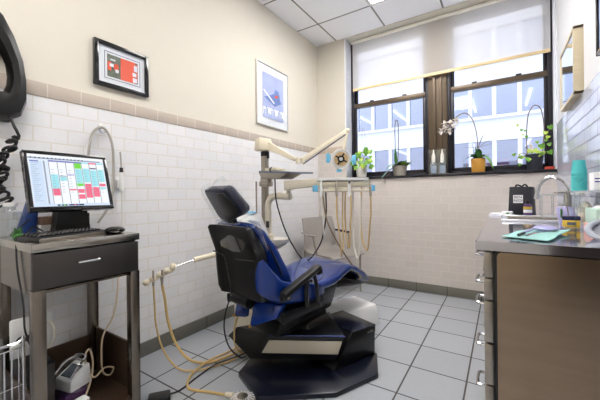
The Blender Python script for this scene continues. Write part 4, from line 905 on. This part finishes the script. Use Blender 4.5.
# mouthwash bottle
t = thing('mouthwash_bottle', (.165, 3.14, .90), 'small purple mouthwash bottle in front of the black bag', 'bottle')
o = (.182, 3.15, .902)
w = MB(); w.lathe([(.0, 0), (.026, 0), (.029, .006), (.029, .085), (.024, .10), (.013, .108)], o, sc=(1, .7)); w.build('bottle_body', M_purpled, t)
w = MB(); w.lathe([(.0295, .062), (.0297, .064), (.0297, .08), (.0295, .082)], o, sc=(1, .72)); w.build('yellow_band', M_yellow, t)
w = MB(); w.lathe([(.0296, .032), (.0299, .034), (.0299, .056), (.0296, .058)], o, sc=(1, .72)); w.build('white_label', M_paper, t)
w = MB(); w.cyl(V(o) + V((0, 0, .106)), V(o) + V((0, 0, .135)), .0135, .0125); w.build('cap', M_black, t)
# papers, tube packets behind the sink's left
w = MB(); w.box((-.005, 3.30, .910), (.12, .20, .016), .004, rz=.3); simple('dental_floss_packet', w, M_paper, 'flat white packet lying at the far left corner of the worktop', 'packet')
w = MB(); w.box((.045, 3.19, .922), (.075, .05, .04), .004, rz=-.2); w.m = 1; w.box((.045, 3.163, .925), (.02, .002, .012), 0, rz=-.2); simple('small_carton', w, [M_paper, M_green], 'small white carton with a green mark, leaning before the black bag', 'box')
w = MB(); w.box((-.02, 3.20, .906), (.10, .14, .010), .004, rz=-.5); w.m = 1; w.box((-.03, 3.20, .9125), (.05, .10, .004), .001, rz=-.5); simple('toothbrush_pack', w, [M_paper, M_purple], 'white and lilac toothbrush packet at the far left of the worktop', 'packet')
# mint drape
w = MB(); P = [(-.0, 1.68), (.14, 1.575), (.27, 1.80), (.28, 2.0), (.15, 2.10)]
bmm = bmesh.new(); G = 16; grid = {}
for i in range(G + 1):
    for j in range(G + 1):
        u, v = i / G, j / G; a = V((.0, 1.66)).lerp(V((.155, 1.575)), u); b = V((.135, 2.07)).lerp(V((.275, 1.96)), u); q = a.lerp(b, v)
        grid[i, j] = bmm.verts.new((q.x + .004 * math.sin(9 * v), q.y, .9045 + .002 * math.sin(u * 9 + v * 4) * v + (.012 * u * u * v)))
for i in range(G):
    for j in range(G): bmm.faces.new((grid[i, j], grid[i + 1, j], grid[i + 1, j + 1], grid[i, j + 1]))
r = bmesh.ops.extrude_face_region(bmm, geom=bmm.faces[:]); bmesh.ops.translate(bmm, vec=(0, 0, .004), verts=[q for q in r['geom'] if isinstance(q, bmesh.types.BMVert)])
w.frombm(bmm); simple('mint_drape', w, M_mint, 'folded mint green drape on the near end of the worktop', 'drape')
t = thing('hand_mirror', (.15, 1.9, .91), 'lilac face shield with a dark handle lying on the mint drape', 'face shield')
w = MB(); w.tube([(.075, 1.70, .917), (.11, 1.82, .921), (.15, 1.92, .925), (.19, 1.93, .93)], .006, 8); w.build('rim', M_purple, t)
w = MB(); w.tube([(.062, 1.655, .915), (.085, 1.72, .918)], .0065, 8, 0); w.build('grip', M_black, t)
w = MB(); w.sph((.18, 1.92, .926), .05, (1.0, 1.6, .26), 16); w.build('disc', M_purple, t)
w = MB(); w.tube([(.09, 1.63, .917), (.13, 1.74, .919), (.19, 1.82, .921)], .003, 6); simple('dental_probe', w, M_chrome, 'thin steel instrument lying on the mint drape beside the lilac shield', 'dental instrument')
# purple toothbrush packets standing before the faucet, white dispensing box, yellow box
w = MB(); w.hexa([(.29, 2.38, .902), (.335, 2.36, .902), (.335, 2.38, .902), (.29, 2.40, .902), (.275, 2.40, 1.01), (.32, 2.38, 1.015), (.32, 2.39, 1.015), (.275, 2.41, 1.01)], .002); w.m = 1; w.box((.298, 2.381, .975), (.008, .006, .05), 0, rz=-.4)
simple('toothbrush_pouch', w, [M_purple, M_green], 'lilac and green pouch standing left in the row below the faucet', 'packet')
w = MB(); w.hexa([(.338, 2.34, .902), (.365, 2.34, .902), (.365, 2.36, .902), (.338, 2.36, .902), (.325, 2.36, 1.018), (.352, 2.36, 1.006), (.352, 2.37, 1.006), (.325, 2.37, 1.018)], .002)
simple('toothbrush_pouch', w, M_purple, 'plain lilac pouch standing against the clear rack', 'packet')
t = thing('yellow_box', (.31, 2.2, .90), 'yellow box with a dark blue top on the worktop below the clear rack', 'box')
w = MB(); w.box((.315, 2.2, .931), (.072, .06, .036), .003, rz=-.1); w.build('carton', M_yellow, t); w = MB(); w.box((.315, 2.2, .960), (.075, .062, .022), .004, rz=-.1); w.build('lid', M_navyp, t)
w = MB(); w.box((.312, 2.167, .932), (.035, .004, .016), .001, rz=-.1); w.build('label', M_disp, t); w = MB(); w.box((.318, 2.205, .907), (.062, .05, .012), .003); w.build('foot', M_panel, t)
# clear acrylic frame left of faucet
w = MB()
for a, b in (((.235, 2.80, .90), (.247, 2.86, 1.075)), ((.30, 2.80, .90), (.312, 2.86, 1.075)), ((.235, 2.80, 1.075), (.36, 2.86, 1.087))): w.b2(a, b, .002)
simple('acrylic_stand', w, M_clear, 'clear acrylic stand at the corner of the sink, left of the faucet', 'stand')
# clear rack with shelf for cups
t = thing('acrylic_rack', (.37, 2.25, .90), 'clear acrylic rack holding the stack of teal cups, on the worktop', 'rack')
w = MB(); w.b2((.305, 2.06, 1.098), (.424, 2.42, 1.106), .002); w.build('shelf', M_clear, t)
for yy in (2.07, 2.19, 2.40):
    w = MB(); w.b2((.31, yy, .90), (.318, yy + .01, 1.098)); w.b2((.414, yy, .90), (.422, yy + .01, 1.098)); w.build('post', M_clear, t)
w = MB(); w.b2((.305, 2.30, .915), (.424, 2.42, .922)); w.build('lower_shelf', M_clear, t)
for i in range(4):
    w = MB(); c = (.335 + .024 * (i % 2), 2.12 + .07 * i, 1.098); w.cyl((c[0], c[1], 1.085), (c[0], c[1], 1.097), .012); w.m = 1; w.cyl((c[0], c[1], .99), (c[0], c[1], 1.085), .0075, .009)
    w.build('bottle', [M_white, M_clear], t)
# teal paper cups, nested upside down
cup = None
for i in range(9):
    if cup is None:
        b = MB(); b.lathe([(.034, 0), (.036, .002), (.034, .006), (.026, .072), (.024, .072), (.0, .070), (.0, .0685), (.0235, .0685), (.032, .002)], (.360, 2.265, 1.107), seg=30)
        cup = tag(b.build('paper_cup', M_teal), 'teal paper cup at the bottom of the upturned stack on the clear rack', 'cup', 'teal cups stacked on the clear rack'); c = cup
    else:
        c = cup.copy(); C.objects.link(c); c.location.z += .0118 * i
        c['label'] = 'teal paper cup on top of the upturned stack on the clear rack' if i == 8 else 'teal paper cup nested inside the upturned stack on the clear rack'
# glove box, pink box, bags
t = thing('glove_box', (.38, 2.0, .93), 'pale green tissue carton at the right edge on a pink box', 'box')
w = MB(); w.box((.388, 1.99, .985), (.066, .22, .075), .003); w.build('carton', M_glove, t)
w = MB(); w.sph((.392, 2.02, 1.024), .022, (.8, 1.6, .5), 12); w.build('tissue', M_paper, t)
w = MB(); w.box((.388, 2.0, .924), (.07, .25, .044), .003); simple('pink_box', w, M_pink, 'pink box beneath the pale green carton', 'box')
w = MB(); w.sph((.385, 2.27, .985), .06, (.5, 1.3, 1.1), 14); simple('cotton_bag', w, M_cream, 'cream bag of cotton rolls inside the clear rack, under the teal cups', 'bag')
t = thing('label_carton', (.39, 2.17, 1.106), 'white carton with blue lines on the clear rack, right of the teal cups', 'box')
w = MB(); w.box((.403, 2.12, 1.152), (.04, .09, .09), .003); w.build('carton', M_paper, t); w = MB(); w.box((.403, 2.074, 1.15), (.03, .002, .006)); w.box((.403, 2.074, 1.165), (.03, .002, .006)); w.build('blue_lines', M_binder, t)
# grey ring basin
t = thing('instrument_bowl', (.36, 1.84, .90), 'round bowl with a thick grey rim at the right edge of the worktop', 'bowl')
RC = (.398, 1.80, .912); RA = (-.12, -.42, .9)
w = MB(); w.lathe([(.0, .0), (.06, .0), (.078, .010), (.078, .026), (.071, .028), (.066, .014), (.0, .008)], RC, seg=36, ax=RA); w.build('dish', M_black, t)
w = MB(); w.lathe([(.070, .026), (.084, .018), (.092, .026), (.094, .036), (.086, .044), (.076, .044), (.070, .038), (.070, .026)], RC, seg=40, ax=RA); w.build('rim', M_ring, t)

# ------------------------------------------------------------------ sill plants and holder
SZ = 1.312; SYP = 3.74
def leaf(w, base, dirv, L, Wd, fold=.15, droop=.3, n=5):
    d = V(dirv).normalized(); s = d.cross(V((0, 0, 1))); s = s.normalized() if s.length > .01 else V((1, 0, 0)); up = s.cross(d)
    pts = []; P = V(base)
    for i in range(n + 1):
        t = i / n; c = P + d * L * t - V((0, 0, 1)) * droop * L * t * t
        wd = Wd * math.sin(PI * min(1, (t * .93 + .07)) ** .7) / 2 if i < n else 0.0005
        pts += [c + s * wd + up * fold * wd, c, c - s * wd + up * fold * wd]
    fs = []
    for i in range(n):
        a = i * 3; fs += [[a, a + 1, a + 4, a + 3], [a + 1, a + 2, a + 5, a + 4]]
    th = up * .0008; k = len(pts)
    w.add([p + th for p in pts] + [p - th for p in pts], fs + [[k + q for q in f][::-1] for f in fs] + [[0, 3, k + 3, k], [2, k + 2, k + 5, 5]])
def heart(w, c, nrm, up, L):
    n_ = V(nrm).normalized(); u = V(up); u = (u - n_ * u.dot(n_)).normalized(); s = u.cross(n_)
    o = [(0, -.15), (.30, .0), (.48, -.18), (.46, -.42), (.26, -.72), (0, -1.05), (-.26, -.72), (-.46, -.42), (-.48, -.18), (-.30, 0)]
    P = [V(c) + s * x * L + u * (y + .4) * L + n_ * (-.25 * abs(x)) * L for x, y in o]; m = V(c) + u * (-.0) * L
    k = len(P); th = n_ * .0007
    w.add([m + th] + [p + th for p in P] + [m - th] + [p - th for p in P], [[0, 1 + i, 1 + (i + 1) % k] for i in range(k)] + [[k + 1, k + 2 + (i + 1) % k, k + 2 + i] for i in range(k)])
def pot(t, o, r0, r1, h, m, sides=28, soil=True):
    w = MB(); w.lathe([(.0, 0), (r0, 0), (r1, h), (r1 + .004, h), (r1 + .004, h + .004), (r1 - .006, h + .004), (r1 - .008, h - .015), (0.0, h - .015)], o, seg=sides); w.build('pot', m, t)
    if soil: w = MB(); w.cyl(V(o) + V((0, 0, h - .014)), V(o) + V((0, 0, h - .008)), r1 - .009); w.build('soil', M_soil, t)
# 1 pothos in white pot
o = V((-1.487, SYP, SZ)); t = thing('potted_pothos', o, 'bright green trailing plant in a white pot at the left end of the sill', 'plant')
pot(t, o, .058, .075, .125, M_potw)
w = MB(); w2 = MB(); w3 = MB()
ends = [(-.10, -.02, .22), (-.07, -.05, .17), (.0, -.03, .26), (.07, -.04, .30), (.12, -.05, .19), (.11, -.02, .24), (.03, -.05, .18), (-.03, -.02, .33), (-.10, -.04, .27), (.09, .0, .34), (.05, -.06, .13), (-.05, -.06, .14), (.14, -.03, .15)]
for i, e in enumerate(ends):
    e = o + V(e); w3.tube([o + V((0, 0, .12)), (o + V((0, 0, .12))).lerp(e, .5) + V((0, 0, .04)), e], .0022, 5, 4)
    for k in range(4):
        c = e + V((random.uniform(-.03, .03), random.uniform(-.03, .02), random.uniform(-.03, .03)))
        heart((w if (i + k) % 4 else w2), c, (random.uniform(-.3, .6), -1, random.uniform(.1, .8)), (random.uniform(-.6, .6), 0, 1), random.uniform(.045, .07))
w3.tube([o + V((.02, 0, .12)), o + V((.01, 0, .55)), o + V((.03, 0, .62)), o + V((.05, 0, .55)), o + V((.05, 0, .3))], .002, 5)
w3.build('stems', M_stem, t); w.build('leaves', M_leaf, t); w2.build('leaves', M_leafy, t)
# 2 orchid in stone pot, with hooped stake
o = V((-1.01, SYP, SZ)); t = thing('potted_orchid', o, 'leafy orchid without flowers in a grey stone pot, second plant from the left', 'plant')
pot(t, o, .068, .088, .115, M_potg)
w = MB(); w.tube([o + V((-.055, 0, .11)), o + V((-.05, 0, .35)), o + V((-.05, 0, .60)), o + V((-.03, 0, .67)), o + V((-.012, 0, .60)), o + V((-.012, 0, .35)), o + V((-.02, 0, .15))], .006, 6); w.build('hoop_stake', mat('grey_stake', rgb(120, 118, 130), .4), t)
w = MB(); leaf(w, o + V((-.02, -.02, .12)), (.9, -.3, 1.0), .26, .07, droop=.75); leaf(w, o + V((-.04, -.01, .12)), (-.02, -.05, 1), .24, .045, droop=.0); leaf(w, o + V((.0, -.03, .12)), (.6, -.5, .5), .14, .05, droop=.6); w.build('leaves', M_leafd, t)
w = MB(); leaf(w, o + V((-.03, -.03, .12)), (-.5, -.6, .5), .18, .08, droop=.9); leaf(w, o + V((-.05, -.05, .10)), (-.7, -.6, -.4), .19, .07, droop=.4); leaf(w, o + V((-.03, -.06, .12)), (-.1, -.6, .5), .12, .07, droop=.8); w.build('leaves', mat('grey_green_leaf', rgb(96, 132, 112), .4, var=.2), t)
w = MB()
for k in range(9): leaf(w, o + V((.02 + .008 * k, -.01, .11)), (.5 + .1 * k - .4, -.3, .8), .10 + .016 * (k % 4), .032, droop=.4)
w.build('leaves', M_leafy, t)
w = MB(); w.tube([o + V((-.07, -.07, .09)), o + V((-.09, -.10, .03)), o + V((-.13, -.13, -.03)), o + V((-.135, -.125, -.09))], .003, 5); w.build('aerial_root', M_stem, t)
# 3 acrylic holder with two white bottles
o = V((-.585, 3.72, SZ)); t = thing('acrylic_box', o, 'clear acrylic holder on the sill in front of the middle mullion', 'holder')
w = MB(); x0, x1, y0, y1 = o.x - .09, o.x + .09, o.y - .045, o.y + .045
w.b2((x0, y0, SZ), (x1, y1, SZ + .008)); w.b2((x0, y1 - .004, SZ + .008), (x1, y1, SZ + .28)); w.b2((x0, y0, SZ + .008), (x0 + .004, y1 - .004, SZ + .28)); w.b2((x1 - .004, y0, SZ + .008), (x1, y1 - .004, SZ + .28)); w.b2((x0 + .004, y0, SZ + .008), (x1 - .004, y0 + .004, SZ + .12)); w.build('case', M_clear, t)
first = None
for k, dx in enumerate((-.045, .045)):
    if first is None:
        q = thing('pump_bottle', (o.x + dx, o.y, SZ + .008), 'white nozzle bottle with bluish base, left of the two in the clear sill holder', 'bottle', 'bottles in the clear sill holder')
        w = MB(); w.lathe([(.0, 0), (.032, 0), (.033, .01), (.033, .10), (.026, .125), (.014, .135)], (o.x + dx, o.y, SZ + .008)); w.build('bottle_body', M_clear, q)
        w = MB(); w.lathe([(.0, .004), (.029, .004), (.029, .085), (.0, .085)], (o.x + dx, o.y, SZ + .008)); w.build('liquid', mat('pale_blue_liquid', rgb(196, 214, 240), .2), q)
        w = MB(); w.lathe([(.016, .12), (.02, .125), (.019, .20), (.008, .235), (.006, .265), (.0, .27)], (o.x + dx, o.y, SZ + .008)); w.build('nozzle', M_potw, q); first = q
    else:
        q = copy_tree(first); q.location = (o.x + dx, o.y, SZ + .008); q['label'] = 'white nozzle bottle, right of the two in the clear sill holder'
# 4 orchid with white flowers in gold pot
o = V((-.197, SYP, SZ)); t = thing('white_orchid', o, 'white flowering orchid with arched stem in a square gold pot on the sill', 'plant')
w = MB(); a, b = .058, .066; w.hexa([o + V(p) for p in ((-a, -a, 0), (a, -a, 0), (a, a, 0), (-a, a, 0), (-b, -b, .145), (b, -b, .145), (b, b, .145), (-b, b, .145))], .006); w.build('pot', M_potgold, t)
w = MB(); w.box(o + V((0, 0, .147)), (.11, .11, .006)); w.build('soil', M_soil, t)
w = MB(); w.tube([o + V((.0, 0, .14)), o + V((-.005, 0, .28)), o + V((-.015, -.01, .42)), o + V((-.05, -.02, .56)), o + V((-.11, -.02, .635)), o + V((-.18, -.02, .62)), o + V((-.24, -.03, .56)), o + V((-.27, -.03, .50))], .0045, 6); w.build('flower_stem', M_stem, t)
w = MB(); leaf(w, o + V((.0, 0, .15)), (-.8, -.3, .8), .17, .085, droop=.5); leaf(w, o + V((-.02, -.02, .15)), (-.3, -.5, .7), .15, .08, droop=.6); leaf(w, o + V((.0, 0, .15)), (-.2, -.1, 1), .16, .07, droop=.2); leaf(w, o + V((.02, -.02, .15)), (.5, -.5, .6), .15, .06, droop=.6); leaf(w, o + V((-.02, -.05, .16)), (-.9, -.2, .3), .15, .08, droop=.7); leaf(w, o + V((.0, -.05, .16)), (.1, -.4, .9), .13, .07, droop=.3); w.build('leaves', M_leafd, t)
w = MB(); leaf(w, o + V((.02, -.05, .15)), (.6, -.5, .6), .20, .06, droop=1.3); w.build('leaves', M_leaf, t)
w = MB()
for dx, dz in ((-.7, .9), (-.9, .6), (.7, .9), (.9, .5), (.2, 1), (-1, .3)): leaf(w, o + V((0, 0, .26)), (dx, -.1, dz * .6), .17, .014, droop=.1)
w.build('leaves', M_stem, t)
w0 = None
for k, (dx, dz) in enumerate(((-.20, .56), (-.255, .54), (-.30, .49), (-.345, .47), (-.27, .46), (-.225, .50), (-.31, .545))):
    w = MB(); c = o + V((dx, -.045 - .01 * (k % 2), dz))
    for j in range(5):
        a_ = j * 2 * PI / 5 + .3 * k; dv = V((math.cos(a_), -.25, math.sin(a_))); leaf(w, c, dv, .046, .046, droop=.1, n=4)
    w.m = 1; w.sph(c + V((0, -.008, 0)), .006); w.build('flower', [M_petal, M_yellow], t)
# 5 pothos in dark pot with hoop
o = V((.272, SYP, SZ)); t = thing('potted_pothos', o, 'trailing plant on a hoop in a charcoal pot at the right end of the sill', 'plant')
pot(t, o, .056, .074, .15, M_potd)
w = MB(); w.tube([o + V((-.055, 0, .14)), o + V((-.06, 0, .30)), o + V((-.055, 0, .45)), o + V((-.04, 0, .56)), o + V((.0, 0, .625)), o + V((.045, 0, .60)), o + V((.068, 0, .50)), o + V((.075, 0, .35)), o + V((.06, 0, .14))], .0045, 6)
w.tube([o + V((-.03, 0, .14)), o + V((-.10, -.04, .17)), o + V((-.14, -.06, .10)), o + V((-.12, -.06, .05))], .003, 5); w.tube([o + V((.02, 0, .14)), o + V((-.03, 0, .25)), o + V((-.075, -.01, .22))], .0025, 5); w.tube([o + V((.06, 0, .35)), o + V((.10, -.02, .36)), o + V((.13, -.03, .40))], .002, 5); w.tube([o + V((.05, 0, .15)), o + V((.09, -.03, .17)), o + V((.12, -.04, .165))], .002, 5)
w.build('stems', M_stem, t)
w = MB(); w2 = MB()
for i, (dx, dy, dz, L) in enumerate(((-.13, -.02, .45, .03), (-.10, -.02, .40, .03), (.12, -.03, .40, .05), (.10, -.03, .31, .04), (.11, -.03, .24, .04), (.055, -.04, .23, .06), (.04, -.06, .16, .065), (.115, -.04, .165, .05), (-.05, -.06, .11, .055), (-.04, -.03, .19, .045), (-.11, -.05, .13, .04), (-.165, -.05, .16, .035), (.0, -.04, .19, .05), (.02, -.02, .27, .035), (-.06, -.02, .33, .03), (.075, -.02, .36, .03), (-.12, -.07, .06, .035))):
    heart(w if i % 3 else w2, o + V((dx, dy, dz)), (random.uniform(-.3, .3), -1, random.uniform(0, .6)), (random.uniform(-.5, .5), 0, 1), L * 1.0)
    if i < 12: heart(w2 if i % 3 else w, o + V((dx * .7 + random.uniform(-.02, .02), dy, dz * .8 + .03)), (random.uniform(-.3, .3), -1, random.uniform(0, .6)), (random.uniform(-.5, .5), 0, 1), L * .75)
w.build('leaves', M_leaf, t); w2.build('leaves', M_leafy, t)
w = MB(); leaf(w, o + V((-.02, -.02, .15)), (-.1, -.2, 1), .13, .035, droop=0); w.build('flower_spathe', M_petal, t)
w = MB(); w.box((.383, 3.70, SZ + .014), (.07, .05, .028), .004); simple('red_block', w, M_red, 'small red block at the right end of the window sill', 'block')

# ------------------------------------------------------------------ light, world, camera
wd = bpy.data.worlds.new('World'); bpy.context.scene.world = wd; wd.use_nodes = True
nt = wd.node_tree; bg = nt.nodes['Background']
tc = nt.nodes.new('ShaderNodeTexCoord'); sp = nt.nodes.new('ShaderNodeSeparateXYZ'); cr = nt.nodes.new('ShaderNodeValToRGB')
nt.links.new(tc.outputs['Generated'], sp.inputs[0]); nt.links.new(sp.outputs['Z'], cr.inputs[0]); nt.links.new(cr.outputs[0], bg.inputs[0])
cr.color_ramp.elements[0].position = -.0; cr.color_ramp.elements[0].color = (.50, .52, .56, 1)
cr.color_ramp.elements[1].position = .35; cr.color_ramp.elements[1].color = (.80, .88, 1, 1)
bg.inputs[1].default_value = 2.8

H = 1.1; yaw, roll, f, cy = .575, -.0102, 310.4, 194.8
c, s = math.cos(yaw), math.sin(yaw); cr_, sr_ = math.cos(roll), math.sin(roll)
Fw = V((-s, c, 0)); R = V((c, s, 0)); U = V((0, 0, 1))
Rc = R * cr_ + U * sr_; Uc = U * cr_ - R * sr_
cam = bpy.data.cameras.new('camera'); co = bpy.data.objects.new('camera', cam); C.objects.link(co)
co.matrix_world = Matrix(((Rc.x, Uc.x, -Fw.x, 0), (Rc.y, Uc.y, -Fw.y, 0), (Rc.z, Uc.z, -Fw.z, H), (0, 0, 0, 1)))
cam.sensor_width = 36; cam.lens = f / 600 * 36; cam.shift_y = -(200 - cy) / 600; cam.clip_start = .02; cam.clip_end = 200
S = bpy.context.scene; S.camera = co
S.view_settings.view_transform = 'Standard'; S.view_settings.look = 'None'; S.view_settings.gamma = 1; S.view_settings.exposure = .12
S.cycles.max_bounces = 10; S.cycles.transparent_max_bounces = 24
